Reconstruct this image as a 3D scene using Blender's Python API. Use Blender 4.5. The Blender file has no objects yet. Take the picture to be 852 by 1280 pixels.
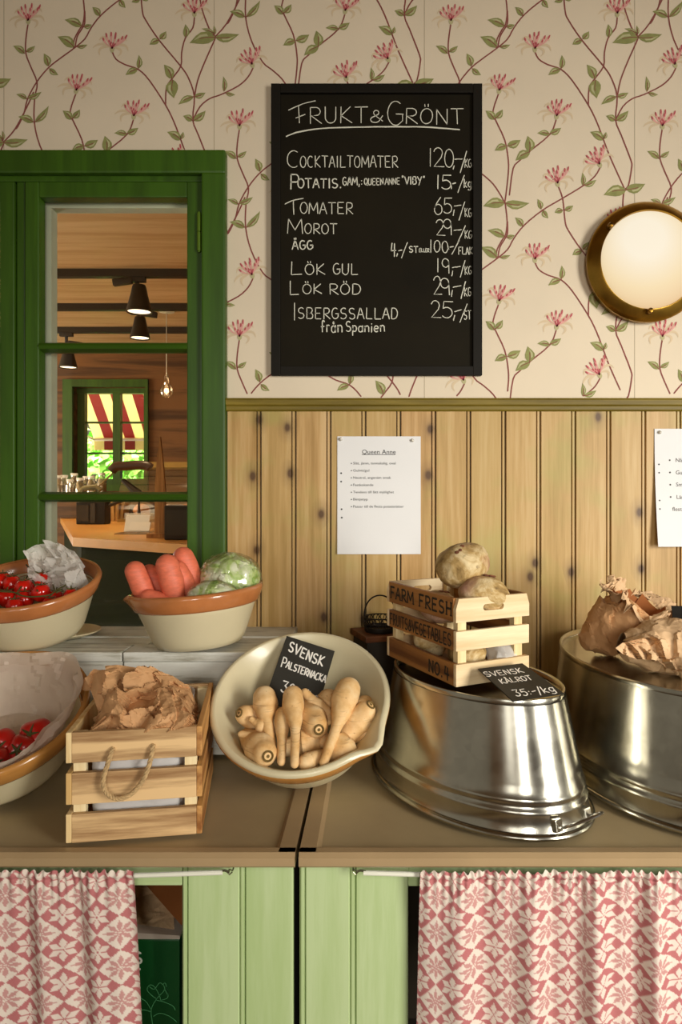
import bpy, bmesh, math, random
from mathutils import Vector, Matrix, noise as mnoise
C = bpy.context.scene.collection
R = math.radians
PI = math.pi
# ---------------------------------------------------------------- camera, world, lights, exposure
FPX, PX, PY, ZC = 853.0, 456.0, 610.0, 1.417          # focal length and vanishing point in photo pixels, eye height
DC = FPX/497.6                                        # distance from lens to the papered wall (y = 0)
cam = bpy.data.cameras.new('camera'); co = bpy.data.objects.new('camera', cam); C.objects.link(co)
cam.sensor_fit = 'VERTICAL'; cam.sensor_height = 36; cam.lens = FPX/1280*36
cam.shift_x = (426-PX)/1280; cam.shift_y = (PY-640)/1280; cam.clip_start = .02
co.location = (0, -DC, ZC); co.rotation_euler = (PI/2, 0, 0)
bpy.context.scene.camera = co
vs = bpy.context.scene.view_settings
vs.view_transform = 'Standard'; vs.look = 'None'; vs.exposure = -.1; vs.gamma = 1; vs.use_curve_mapping = False
wd = bpy.data.worlds.new('world'); bpy.context.scene.world = wd; wd.use_nodes = True
wd.node_tree.nodes['Background'].inputs[0].default_value = (1.0, .89, .71, 1)
wd.node_tree.nodes['Background'].inputs[1].default_value = .27
def light(name, kind, loc, power, col=(1, 1, 1), size=None, look=None, **kw):
    l = bpy.data.lights.new(name, kind); l.energy = power; l.color = col
    if kind == 'AREA':
        l.shape = 'RECTANGLE'; l.size, l.size_y = size
    elif size: l.shadow_soft_size = size
    for k, v in kw.items(): setattr(l, k, v)
    o = bpy.data.objects.new(name, l); C.objects.link(o); o.location = loc
    if look: o.rotation_euler = (Vector(look)-Vector(loc)).to_track_quat('-Z', 'Y').to_euler()
    return o
light('window_daylight_right', 'AREA', (2.05, -2.5, 1.5), 26, (1, .965, .89), (.8, 1.5), (.42, 0, .85), spread=R(88))
light('window_daylight_middle', 'AREA', (.35, -4.2, 1.7), 12, (1, .965, .89), (.55, 1.5), (.25, 0, .72), spread=R(95))
light('window_daylight_left', 'AREA', (-.78, -4.2, 1.75), 2.5, (1, .965, .89), (.6, 1.5), (-.3, 0, .72), spread=R(95))
light('dining_room_fill', 'AREA', (-4.6, 2.3, 1.5), 120, (1, .86, .62), (2.4, 1.2), (-1.0, 2.6, 2.1))  # unseen lamp added to brighten the dining room ceiling from the side
light('garden_skylight', 'AREA', (-2.6, 5.2, 5.5), 2600, (1, 1, .9), (3, 3), (-3.4, 7.4, 1.2))
light('garden_side_fill', 'AREA', (-6.5, 5.9, 1.2), 1500, (1, 1, .95), (2, 2), (-2.4, 5.6, 2.2))  # unseen lamp added to light the awning's underside and the trees

# ---------------------------------------------------------------- photo pixel -> place
def atz(px, py, z):
    s = (py-PY)/(ZC-z); return Vector(((px-PX)/s, FPX/s-DC, z))
def aty(px, py, y):
    s = FPX/(y+DC); return Vector(((px-PX)/s, y, ZC-(py-PY)/s))
def onplane(px, py, p0, n):
    d = Vector(((px-PX)/FPX, 1, -(py-PY)/FPX)); o = Vector((0, -DC, ZC))
    return o+d*((Vector(p0)-o).dot(n)/d.dot(n))

# ---------------------------------------------------------------- mesh builder
class MB:
    def __init__(s): s.v = []; s.f = []; s.m = []; s.cm = 0
    def add(s, vs, fs):
        b = len(s.v); s.v += [tuple(v) for v in vs]
        for f in fs: s.f.append([b+i for i in f]); s.m.append(s.cm)
        return s
    def mat(s, i): s.cm = i; return s
    def box(s, c, d, M=None, bev=0.0):
        c = Vector(c); x, y, z = [k/2 for k in d]; b = min(bev, x*.9, y*.9, z*.9)
        if b <= 0:
            vs = [Vector((i*x, j*y, k*z)) for k in (-1, 1) for j in (-1, 1) for i in (-1, 1)]
            fs = [(0, 2, 3, 1), (4, 5, 7, 6), (0, 1, 5, 4), (2, 6, 7, 3), (0, 4, 6, 2), (1, 3, 7, 5)]
        else:
            bm = bmesh.new(); bmesh.ops.create_cube(bm, size=1)
            for v in bm.verts: v.co = Vector((v.co.x*2*x, v.co.y*2*y, v.co.z*2*z))
            bmesh.ops.bevel(bm, geom=bm.edges[:], offset=b, segments=2, affect='EDGES', profile=.6)
            bm.verts.ensure_lookup_table(); bm.verts.index_update()
            vs = [v.co.copy() for v in bm.verts]; fs = [[v.index for v in f.verts] for f in bm.faces]; bm.free()
        vs = [(M @ v if M else v)+c for v in vs]
        return s.add(vs, fs)
    def bx(s, x0, x1, y0, y1, z0, z1, bev=0.0):
        return s.box(((x0+x1)/2, (y0+y1)/2, (z0+z1)/2), (abs(x1-x0), abs(y1-y0), abs(z1-z0)), None, bev)
    def tube(s, pts, r, n=8, cap=True, closed=False):
        pts = [Vector(p) for p in pts]; N = len(pts); rs = r if isinstance(r, (list, tuple)) else [r]*N
        vs = []; fs = []; up = None
        for i, p in enumerate(pts):
            a = pts[(i-1) % N] if (i > 0 or closed) else p
            b = pts[(i+1) % N] if (i < N-1 or closed) else p
            t = (b-a).normalized()
            if up is None: up = t.orthogonal().normalized()
            up = (up-t*up.dot(t)); up = up.normalized() if up.length > 1e-6 else t.orthogonal().normalized()
            w = t.cross(up)
            for k in range(n):
                q = 2*PI*k/n; vs.append(p+(up*math.cos(q)+w*math.sin(q))*rs[i])
        for i in range(N if closed else N-1):
            j = (i+1) % N
            for k in range(n):
                l = (k+1) % n; fs.append((i*n+k, i*n+l, j*n+l, j*n+k))
        if cap and not closed: fs += [tuple(range(n))[::-1], tuple((N-1)*n+k for k in range(n))]
        return s.add(vs, fs)
    def lathe(s, prof, n=48, M=None, sx=1.0, sy=1.0, closed=False):
        vs = []; fs = []
        for r, z in prof:
            for k in range(n):
                q = 2*PI*k/n; v = Vector((r*math.cos(q)*sx, r*math.sin(q)*sy, z)); vs.append(M @ v if M else v)
        N = len(prof)
        for i in range(N if closed else N-1):
            j = (i+1) % N
            for k in range(n):
                l = (k+1) % n; fs.append((i*n+k, i*n+l, j*n+l, j*n+k))
        if not closed:
            if 1e-5 < prof[0][0] < .011: fs.append(tuple(range(n))[::-1])
            if 1e-5 < prof[-1][0] < .011: fs.append(tuple((N-1)*n+k for k in range(n)))
        return s.add(vs, fs)
    def grid(s, fn, nu, nv, wrap=False):
        vs = [fn(i/nu, j/nv) for j in range(nv+1) for i in range(nu+(0 if wrap else 1))]
        W = nu if wrap else nu+1; fs = []
        for j in range(nv):
            for i in range(nu):
                a = j*W+i; b = j*W+(i+1) % W; fs.append((a, b, b+W, a+W))
        return s.add(vs, fs)
    def prism(s, poly, h, M=None):
        n = len(poly); vs = [Vector((x, y, 0)) for x, y in poly]+[Vector((x, y, h)) for x, y in poly]
        if M: vs = [M @ v for v in vs]
        fs = [tuple(range(n))[::-1], tuple(range(n, 2*n))]+[(i, (i+1) % n, n+(i+1) % n, n+i) for i in range(n)]
        return s.add(vs, fs)
    def ribbon(s, pts, w, M):                          # flat stroke with round ends, pts 2D in M's xy plane
        pts = [Vector(p) for p in pts]; N = len(pts)
        ws = w if isinstance(w, (list, tuple)) else [w]*N
        L = []; Q = []
        for i, p in enumerate(pts):
            a = pts[max(i-1, 0)]; b = pts[min(i+1, N-1)]; t = (b-a)
            t = t.normalized() if t.length > 1e-9 else Vector((1, 0)); nrm = Vector((-t.y, t.x))
            L.append(p+nrm*ws[i]/2); Q.append(p-nrm*ws[i]/2)
        t0 = (pts[1]-pts[0]).normalized(); t1 = (pts[-1]-pts[-2]).normalized()
        vs = L+Q+[pts[0]-t0*ws[0]*.5, pts[-1]+t1*ws[-1]*.5]
        fs = [(i, N+i, N+i+1, i+1) for i in range(N-1)]
        fs += [(0, 2*N, N), (N-1, 2*N-1, 2*N+1)]
        return s.add([M @ Vector((v.x, v.y, 0)) for v in vs], fs)
    def flat(s, poly, M):
        return s.add([M @ Vector((x, y, 0)) for x, y in poly], [tuple(range(len(poly)))])
    def blob(s, M, sub=3, fn=None):
        bm = bmesh.new(); bmesh.ops.create_icosphere(bm, subdivisions=sub, radius=1)
        bm.verts.ensure_lookup_table(); bm.verts.index_update()
        vs = [M @ (fn(v.co.copy()) if fn else v.co) for v in bm.verts]
        fs = [[v.index for v in f.verts] for f in bm.faces]; bm.free()
        return s.add(vs, fs)
    def xf(s, M): s.v = [tuple(M @ Vector(v)) for v in s.v]; return s
    def mesh(s, name, mats, smooth=True, fix=True, angle=35):
        me = bpy.data.meshes.new(name); me.from_pydata(s.v, [], s.f)
        for m in (mats if isinstance(mats, (list, tuple)) else [mats]): me.materials.append(m)
        me.polygons.foreach_set('material_index', s.m)
        if fix:
            bm = bmesh.new(); bm.from_mesh(me); bmesh.ops.recalc_face_normals(bm, faces=bm.faces[:]); bm.to_mesh(me); bm.free()
        if smooth:
            me.polygons.foreach_set('use_smooth', [True]*len(me.polygons)); me.set_sharp_from_angle(angle=R(angle))
        me.update(); return me
def link(name, me, parent=None, loc=None, rot=None):
    o = bpy.data.objects.new(name, me); C.objects.link(o)
    if parent: o.parent = parent
    if loc is not None: o.location = loc
    if rot is not None: o.rotation_euler = rot
    return o
def thing(name, label, cat, loc=(0, 0, 0), rot=(0, 0, 0), group=None):
    o = link(name, None, None, loc, rot); return tag(o, label, cat, group)
def tag(o, label, cat, group=None):
    o['label'] = label; o['category'] = cat
    if group: o['group'] = group
    return o
def part(name, mb, mats, parent, label=None, **k):
    o = link(name, mb.mesh(name, mats, **k), parent)
    if label: o['label'] = label
    return o
def solo(name, mb, mats, label, cat, loc=(0, 0, 0), rot=(0, 0, 0), group=None, **k):
    return tag(link(name, mb.mesh(name, mats, **k), None, loc, rot), label, cat, group)
def struct(name, mb, mats, **k):
    o = link(name, mb.mesh(name, mats, **k)); o['kind'] = 'structure'; return o
def bez(a, b, c, n=8):
    a, b, c = Vector(a), Vector(b), Vector(c)
    return [a*(1-t)**2+b*2*t*(1-t)+c*t*t for t in [i/n for i in range(n+1)]]
def smoothline(pts, n=5):                              # Catmull-Rom through the points
    P = [Vector(p) for p in pts]
    if len(P) < 3: return [P[0].lerp(P[-1], i/n) for i in range(n+1)]
    out = []
    for i in range(len(P)-1):
        a, b, c, d = P[max(i-1, 0)], P[i], P[i+1], P[min(i+2, len(P)-1)]
        for k in range(n):
            t = k/n; out.append(.5*((2*b)+(c-a)*t+(2*a-5*b+4*c-d)*t*t+(3*b-a-3*c+d)*t**3))
    return out+[P[-1]]
def rotz(a): return Matrix.Rotation(a, 4, 'Z')
def T(x, y, z): return Matrix.Translation((x, y, z))
def S(x, y, z): return Matrix.Diagonal((x, y, z, 1))
def basis(x, y, z, o=(0, 0, 0)):
    M = Matrix((x, y, z)).transposed().to_4x4(); M.translation = Vector(o); return M

# ---------------------------------------------------------------- materials
def lin(h):
    h = h.lstrip('#'); v = [int(h[i:i+2], 16)/255 for i in (0, 2, 4)]
    return tuple((c/12.92 if c <= .04045 else ((c+.055)/1.055)**2.4) for c in v)+(1,)
def sc(c, k): return tuple(min(1, x*k) for x in c[:3])+(1,)
def newmat(name):
    m = bpy.data.materials.new(name); m.use_nodes = True; nt = m.node_tree
    return m, nt, nt.nodes['Principled BSDF']
def coords(nt, scale, offs=True):
    tc = nt.nodes.new('ShaderNodeTexCoord'); mp = nt.nodes.new('ShaderNodeMapping'); mp.inputs['Scale'].default_value = scale
    if offs:
        oi = nt.nodes.new('ShaderNodeObjectInfo'); ml = nt.nodes.new('ShaderNodeMath'); ml.operation = 'MULTIPLY'; ml.inputs[1].default_value = 37.0
        nt.links.new(oi.outputs['Random'], ml.inputs[0]); nt.links.new(ml.outputs[0], mp.inputs['Location'])
    nt.links.new(tc.outputs['Object'], mp.inputs[0]); return mp.outputs[0]
def noise(nt, vec, scale, detail=4, rough=.55, dist=0):
    n = nt.nodes.new('ShaderNodeTexNoise'); n.inputs['Scale'].default_value = scale; n.inputs['Detail'].default_value = detail
    n.inputs['Roughness'].default_value = rough; n.inputs['Distortion'].default_value = dist; nt.links.new(vec, n.inputs['Vector']); return n.outputs['Fac']
def ramp(nt, fac, stops):
    r = nt.nodes.new('ShaderNodeValToRGB'); e = r.color_ramp.elements
    while len(e) < len(stops): e.new(.5)
    for k, (p, c) in zip(e, stops): k.position = p; k.color = c
    nt.links.new(fac, r.inputs[0]); return r.outputs[0]
def mix(nt, a, b, fac, mode='MIX'):
    n = nt.nodes.new('ShaderNodeMix'); n.data_type = 'RGBA'; n.blend_type = mode
    for sock, v in ((n.inputs[0], fac), (n.inputs[6], a), (n.inputs[7], b)):
        if isinstance(v, (int, float, tuple)): sock.default_value = v
        else: nt.links.new(v, sock)
    return n.outputs[2]
def math_(nt, op, a, b=0.0, clamp=False):
    n = nt.nodes.new('ShaderNodeMath'); n.operation = op; n.use_clamp = clamp
    for i, v in enumerate((a, b)):
        if isinstance(v, (int, float)): n.inputs[i].default_value = v
        else: nt.links.new(v, n.inputs[i])
    return n.outputs[0]
def bump(nt, bs, h, strength, dist=.002):
    b = nt.nodes.new('ShaderNodeBump'); b.inputs['Strength'].default_value = strength; b.inputs['Distance'].default_value = dist
    nt.links.new(h, b.inputs['Height']); nt.links.new(b.outputs[0], bs.inputs['Normal'])
def plain(name, col, rough=.55, metal=0, var=.12, scale=14, bmp=0, spec=.5, stretch=(1, 1, 1), coat=0, emit=0):
    m, nt, bs = newmat(name); c = lin(col) if isinstance(col, str) else col
    bs.inputs['Roughness'].default_value = rough; bs.inputs['Metallic'].default_value = metal; bs.inputs['Specular IOR Level'].default_value = spec
    bs.inputs['Coat Weight'].default_value = coat
    n = noise(nt, coords(nt, stretch), scale)
    nt.links.new(ramp(nt, n, [(.3, sc(c, 1-var)), (.7, sc(c, 1+var))]), bs.inputs['Base Color'])
    if bmp: bump(nt, bs, n, bmp)
    if emit: bs.inputs['Emission Color'].default_value = c; bs.inputs['Emission Strength'].default_value = emit
    return m
def wood(name, dark, light, axis=0, rough=.6, fine=60, coarse=5, streak=.5, bmp=.15, spec=.35):
    m, nt, bs = newmat(name); d, l = lin(dark), lin(light)
    st = [1.0, 1.0, 1.0]; st[axis] = .07
    v = coords(nt, tuple(st)); a = noise(nt, v, fine, 6, .65); b = noise(nt, v, coarse*3, 3, .5, 1.2)
    f = math_(nt, 'ADD', math_(nt, 'MULTIPLY', a, 1-streak), math_(nt, 'MULTIPLY', b, streak))
    nt.links.new(ramp(nt, f, [(.41, d), (.5, tuple((x+y)/2 for x, y in zip(d, l))), (.57, l)]), bs.inputs['Base Color'])
    bs.inputs['Roughness'].default_value = rough; bs.inputs['Specular IOR Level'].default_value = spec
    if bmp: bump(nt, bs, a, bmp)
    return m
def glassy(name, col=(1, 1, 1, 1), clear=.9, rough=.05):
    m, nt, bs = newmat(name); out = nt.nodes['Material Output']
    tr = nt.nodes.new('ShaderNodeBsdfTransparent'); tr.inputs[0].default_value = col
    gl = nt.nodes.new('ShaderNodeBsdfGlossy'); gl.inputs['Roughness'].default_value = rough
    mx = nt.nodes.new('ShaderNodeMixShader'); lw = nt.nodes.new('ShaderNodeLayerWeight'); lw.inputs[0].default_value = .25
    f = math_(nt, 'ADD', math_(nt, 'MULTIPLY', lw.outputs['Fresnel'], .45), 1-clear, True)
    nt.links.new(f, mx.inputs[0]); nt.links.new(tr.outputs[0], mx.inputs[1]); nt.links.new(gl.outputs[0], mx.inputs[2])
    nt.links.new(mx.outputs[0], out.inputs[0]); nt.nodes.remove(bs); return m
def film(name, col, opac, rough=.25):                  # thin milky plastic or paper film
    m, nt, bs = newmat(name); out = nt.nodes['Material Output']
    bs.inputs['Base Color'].default_value = lin(col); bs.inputs['Roughness'].default_value = rough
    tl = nt.nodes.new('ShaderNodeBsdfTranslucent'); tl.inputs[0].default_value = lin(col)
    tr = nt.nodes.new('ShaderNodeBsdfTransparent')
    m1 = nt.nodes.new('ShaderNodeMixShader'); m1.inputs[0].default_value = .35
    m2 = nt.nodes.new('ShaderNodeMixShader'); m2.inputs[0].default_value = opac
    nt.links.new(bs.outputs[0], m1.inputs[1]); nt.links.new(tl.outputs[0], m1.inputs[2])
    nt.links.new(tr.outputs[0], m2.inputs[1]); nt.links.new(m1.outputs[0], m2.inputs[2]); nt.links.new(m2.outputs[0], out.inputs[0])
    return m
M = {}
M['paper_wall'] = plain('wallpaper', '#e3d3b8', .75, var=.03, scale=5)
M['vine'] = plain('printed_stem', '#8a4a42', .8, var=.1, scale=40)
M['leaf'] = plain('printed_leaf', '#8f9055', .8, var=.15, scale=60)
M['leafpale'] = plain('printed_leaf_highlight', '#bdb98a', .8, var=.08)
M['petal'] = plain('printed_petal', '#dfa498', .8, var=.1, scale=60)
M['petaltip'] = plain('printed_petal_tip', '#b9555a', .8, var=.12, scale=60)
M['petalwash'] = plain('printed_petal_wash', '#d9c3a0', .8, var=.04)
M['calyx'] = plain('printed_calyx', '#b9b183', .8, var=.06)
M['seam'] = plain('wallpaper_seam', '#b7a88c', .8, var=.03)
M['green'] = wood('green_paint', '#2f4d08', '#3c600d', 2, .42, 30, 3, .5, .06, .45)
M['greenh'] = wood('green_paint_across', '#2f4d08', '#3c600d', 0, .42, 30, 3, .5, .06, .45)
M['white_paint'] = plain('white_window_paint', '#cfd2b8', .5, var=.05)
M['glass'] = glassy('window_glass', (.97, .97, .95, 1), .985, .02)
M['hinge'] = plain('painted_hinge', '#5f7d1e', .35, .3, var=.1)
M['rail'] = wood('olive_rail', '#665512', '#8a7626', 0, .5, 45, 4, .5, .1)
M['black_frame'] = plain('black_frame', '#16120a', .65, var=.1, spec=.2)
M['board'] = plain('chalkboard_slate', '#1a1509', .75, var=.2, scale=6, spec=.15)
M['chalk'] = plain('chalk', '#dcdac8', .9, var=.08, scale=120)
M['sheet'] = plain('white_paper', '#e6e5e3', .8, var=.015, scale=8)
M['ink'] = plain('black_ink', '#2b2b2b', .8, var=.05)
M['greyink'] = plain('grey_ink', '#3f3e3a', .8, var=.05)
M['pin'] = plain('pin_head', '#cfcabc', .3, .3, var=.05)
M['brass'] = plain('aged_brass', '#b38b3a', .28, 1.0, var=.2, scale=22)
M['brass_dark'] = plain('dark_brass', '#7d5a22', .32, 1.0, var=.2, scale=22)
M['cabinet'] = wood('pale_green_paint', '#abbf84', '#b9ca96', 2, .5, 40, 3, .4, .06)
M['cabineth'] = wood('pale_green_paint_across', '#abbf84', '#b9ca96', 0, .5, 40, 3, .4, .06)
M['dark'] = plain('dark_interior', '#2a2110', .9, var=.1)
M['counter'] = plain('brown_worktop', '#a8946f', .42, var=.07, scale=9, spec=.5)
M['edge'] = plain('brown_worktop_edge', '#a58b66', .4, var=.06, scale=9)
M['cream'] = plain('cream_stoneware', '#d0c4a0', .3, var=.05, scale=7, spec=.5, coat=.15)
M['band'] = plain('orange_glaze', '#b3703f', .22, var=.16, scale=16, coat=.4)
M['band2'] = plain('amber_glaze', '#b07a3c', .22, var=.14, scale=16, coat=.4)
M['weathered'] = None
M['crate'] = wood('pale_crate_wood', '#74461a', '#e2bd88', 0, .65, 45, 5, .62, .12)
M['crateend'] = wood('pale_crate_endgrain', '#d3ab6c', '#ecd09a', 2, .7, 45, 6, .5, .1)
M['crateside_shaded'] = wood('shaded_slat_wood', '#8a5526', '#cf9a58', 1, .65, 45, 6, .55, .12)  # shade of the crate's right side put into a browner wood colour
M['crate_lit'] = wood('lit_stamped_wood', '#d8b98a', '#efd9b0', 0, .65, 45, 5, .55, .1)  # stamped crate's bright end, its light put into a paler wood colour
M['crate_shaded'] = wood('shaded_stamped_wood', '#6f411b', '#a97238', 1, .6, 40, 6, .6, .12)  # same crate's shaded long side, the shade put into a darker colour
M['post'] = wood('crate_post', '#dcc08a', '#efdcae', 2, .7, 45, 5, .5, .1)
M['stamp'] = plain('stamped_ink', '#2c2317', .8, var=.15, scale=60)
M['rope'] = plain('rope', '#b99a6c', .9, var=.25, scale=160)
def mk_paper(name, col):
    m, nt, bs = newmat(name); c = lin(col); v = coords(nt, (1, 1, 1)); n = noise(nt, v, 8, 2)
    wv = nt.nodes.new('ShaderNodeVectorMath'); wv.operation = 'MULTIPLY_ADD'; nn = nt.nodes.new('ShaderNodeTexNoise'); nn.inputs['Scale'].default_value = 14; nt.links.new(v, nn.inputs['Vector'])
    nt.links.new(nn.outputs['Color'], wv.inputs[0]); wv.inputs[1].default_value = (.05, .05, .05); nt.links.new(v, wv.inputs[2]); hs = []
    for k in (40, 90):
        vo = nt.nodes.new('ShaderNodeTexVoronoi'); vo.inputs['Scale'].default_value = k; nt.links.new(wv.outputs[0], vo.inputs['Vector']); hs.append(math_(nt, 'MULTIPLY', vo.outputs['Distance'], 40/k))
    h = math_(nt, 'ADD', hs[0], hs[1])
    nt.links.new(ramp(nt, n, [(.3, sc(c, .93)), (.7, sc(c, 1.07))]), bs.inputs['Base Color']); bs.inputs['Roughness'].default_value = .72; bs.inputs['Specular IOR Level'].default_value = .3
    bump(nt, bs, h, .55, .006); return m
M['bag'] = mk_paper('brown_paper', '#ca9a6a')
M['bagpale'] = mk_paper('pale_brown_paper', '#d2ae84')
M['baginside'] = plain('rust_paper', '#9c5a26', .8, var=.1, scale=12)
M['film'] = film('white_plastic_bag', '#f6f2ea', .72, .25)
M['filmwhite'] = film('white_plastic_liner', '#eeeae6', .9, .35)
M['liner'] = film('waxed_paper', '#e8d6c2', .88, .5)
M['wrap'] = glassy('cling_wrap', (1, 1, 1, 1), .86, .12)
M['tomato'] = plain('tomato_skin', '#cb1a0e', .14, var=.12, scale=40, coat=.4)
M['tomatobig'] = plain('large_tomato_skin', '#b81a12', .3, var=.15, scale=14, coat=.2)
M['stem'] = plain('tomato_vine', '#4d4a1d', .7, var=.2)
M['carrot'] = plain('carrot_skin', '#e07252', .55, var=.13, scale=70, bmp=.3, stretch=(1, 1, 2.5))
M['lettuce'] = None; M['steel'] = None
M['parsnip'] = None; M['rutabaga'] = None
M['parsnip_end'] = plain('parsnip_crown', '#6b5426', .9, var=.3, scale=120)
M['iron'] = plain('black_iron', '#211a12', .5, .5, var=.2)
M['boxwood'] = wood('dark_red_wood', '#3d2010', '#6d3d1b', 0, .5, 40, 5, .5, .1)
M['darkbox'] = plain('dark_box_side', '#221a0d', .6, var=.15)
M['slate'] = plain('slate_card', '#33312b', .6, var=.06, scale=20, spec=.3)
M['blackcard'] = plain('black_card', '#191712', .5, var=.08)
M['chalkwhite'] = plain('paint_marker_white', '#f0ece2', .7, var=.03)
M['whiterod'] = plain('white_rod', '#e6e4d2', .4, var=.03)
M['hook'] = plain('wire_hook', '#8d8a70', .35, .9, var=.1)
def mk_steel():
    m, nt, bs = newmat('galvanised_steel'); v = coords(nt, (1, 1, 1))
    vo = nt.nodes.new('ShaderNodeTexVoronoi'); vo.inputs['Scale'].default_value = 55; nt.links.new(v, vo.inputs['Vector'])
    sp = nt.nodes.new('ShaderNodeSeparateColor'); nt.links.new(vo.outputs['Color'], sp.inputs[0])
    n = noise(nt, v, 7, 5)
    f = math_(nt, 'ADD', math_(nt, 'MULTIPLY', sp.outputs[0], .08), math_(nt, 'MULTIPLY', n, .92))
    nt.links.new(ramp(nt, f, [(.3, lin('#a5a194')), (.7, lin('#cfccbe'))]), bs.inputs['Base Color'])
    bs.inputs['Metallic'].default_value = 1
    nt.links.new(math_(nt, 'ADD', math_(nt, 'MULTIPLY', f, .22), .1), bs.inputs['Roughness']); return m
M['steel'] = mk_steel()
M['wire'] = plain('steel_wire', '#c9c8c2', .22, 1.0, var=.05)
def mk_weathered(axis):
    m, nt, bs = newmat('weathered_white_planks'); st = [1, 1, 1]; st[axis] = .08
    v = coords(nt, tuple(st)); a = noise(nt, v, 70, 8, .7); b = noise(nt, v, 12, 4, .6, .8); c = noise(nt, coords(nt, (1, 1, 1)), 9, 3)
    f = math_(nt, 'ADD', math_(nt, 'MULTIPLY', a, .5), math_(nt, 'ADD', math_(nt, 'MULTIPLY', b, .3), math_(nt, 'MULTIPLY', c, .2)))
    nt.links.new(ramp(nt, f, [(.36, lin('#6a604c')), (.42, lin('#aeaa9a')), (.5, lin('#d6d5c9')), (.66, lin('#e6e5dc'))]), bs.inputs['Base Color'])
    bs.inputs['Roughness'].default_value = .75; bump(nt, bs, a, .5, .003); return m
M['weathered'] = mk_weathered(0)
def mk_root(name, base, lo, hi, ring, scale=30):
    m, nt, bs = newmat(name); v = coords(nt, (1, 1, 1)); n = noise(nt, v, scale, 5, .6)
    w = noise(nt, coords(nt, (1.2, 1.2, 16)), 18, 2, .5); vo = noise(nt, v, 140, 2)
    c = ramp(nt, n, [(.3, lin(lo)), (.5, lin(base)), (.7, lin(hi))])
    c = mix(nt, c, lin(ring), ramp(nt, w, [(.62, (0, 0, 0, 1)), (.7, (.45, .45, .45, 1))]))
    c = mix(nt, c, lin(ring), ramp(nt, vo, [(.68, (0, 0, 0, 1)), (.76, (.7, .7, .7, 1))]))
    nt.links.new(c, bs.inputs['Base Color']); bs.inputs['Roughness'].default_value = .6; bump(nt, bs, n, .35, .003); return m
M['parsnip'] = mk_root('parsnip_skin', '#dfb67c', '#cd9c5c', '#eacb9a', '#9a6c38')
def mk_rut():
    m, nt, bs = newmat('rutabaga_skin'); v = coords(nt, (1, 1, 1)); a = noise(nt, v, 22, 6, .65, .6); b = noise(nt, v, 9, 3); c3 = noise(nt, v, 55, 5, .7)
    c = ramp(nt, a, [(.34, lin('#775a2a')), (.48, lin('#b3935a')), (.6, lin('#d6c092'))])
    c = mix(nt, c, lin('#b07f74'), ramp(nt, b, [(.48, (0, 0, 0, 1)), (.62, (.65, .65, .65, 1))]))
    c = mix(nt, c, lin('#5c4522'), ramp(nt, c3, [(.6, (0, 0, 0, 1)), (.72, (.8, .8, .8, 1))]))
    nt.links.new(c, bs.inputs['Base Color']); bs.inputs['Roughness'].default_value = .75; bump(nt, bs, c3, .6, .004); return m
M['rutabaga'] = mk_rut()
def mk_lettuce():
    m, nt, bs = newmat('iceberg_leaf'); v = coords(nt, (1, 1, 1)); a = noise(nt, v, 16, 5, .6, 1.5)
    nt.links.new(ramp(nt, a, [(.3, lin('#7ba23a')), (.45, lin('#bdd083')), (.58, lin('#e3e6c6'))]), bs.inputs['Base Color'])
    bs.inputs['Roughness'].default_value = .45; bump(nt, bs, a, .5, .005); return m
M['lettuce'] = mk_lettuce()
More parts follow.
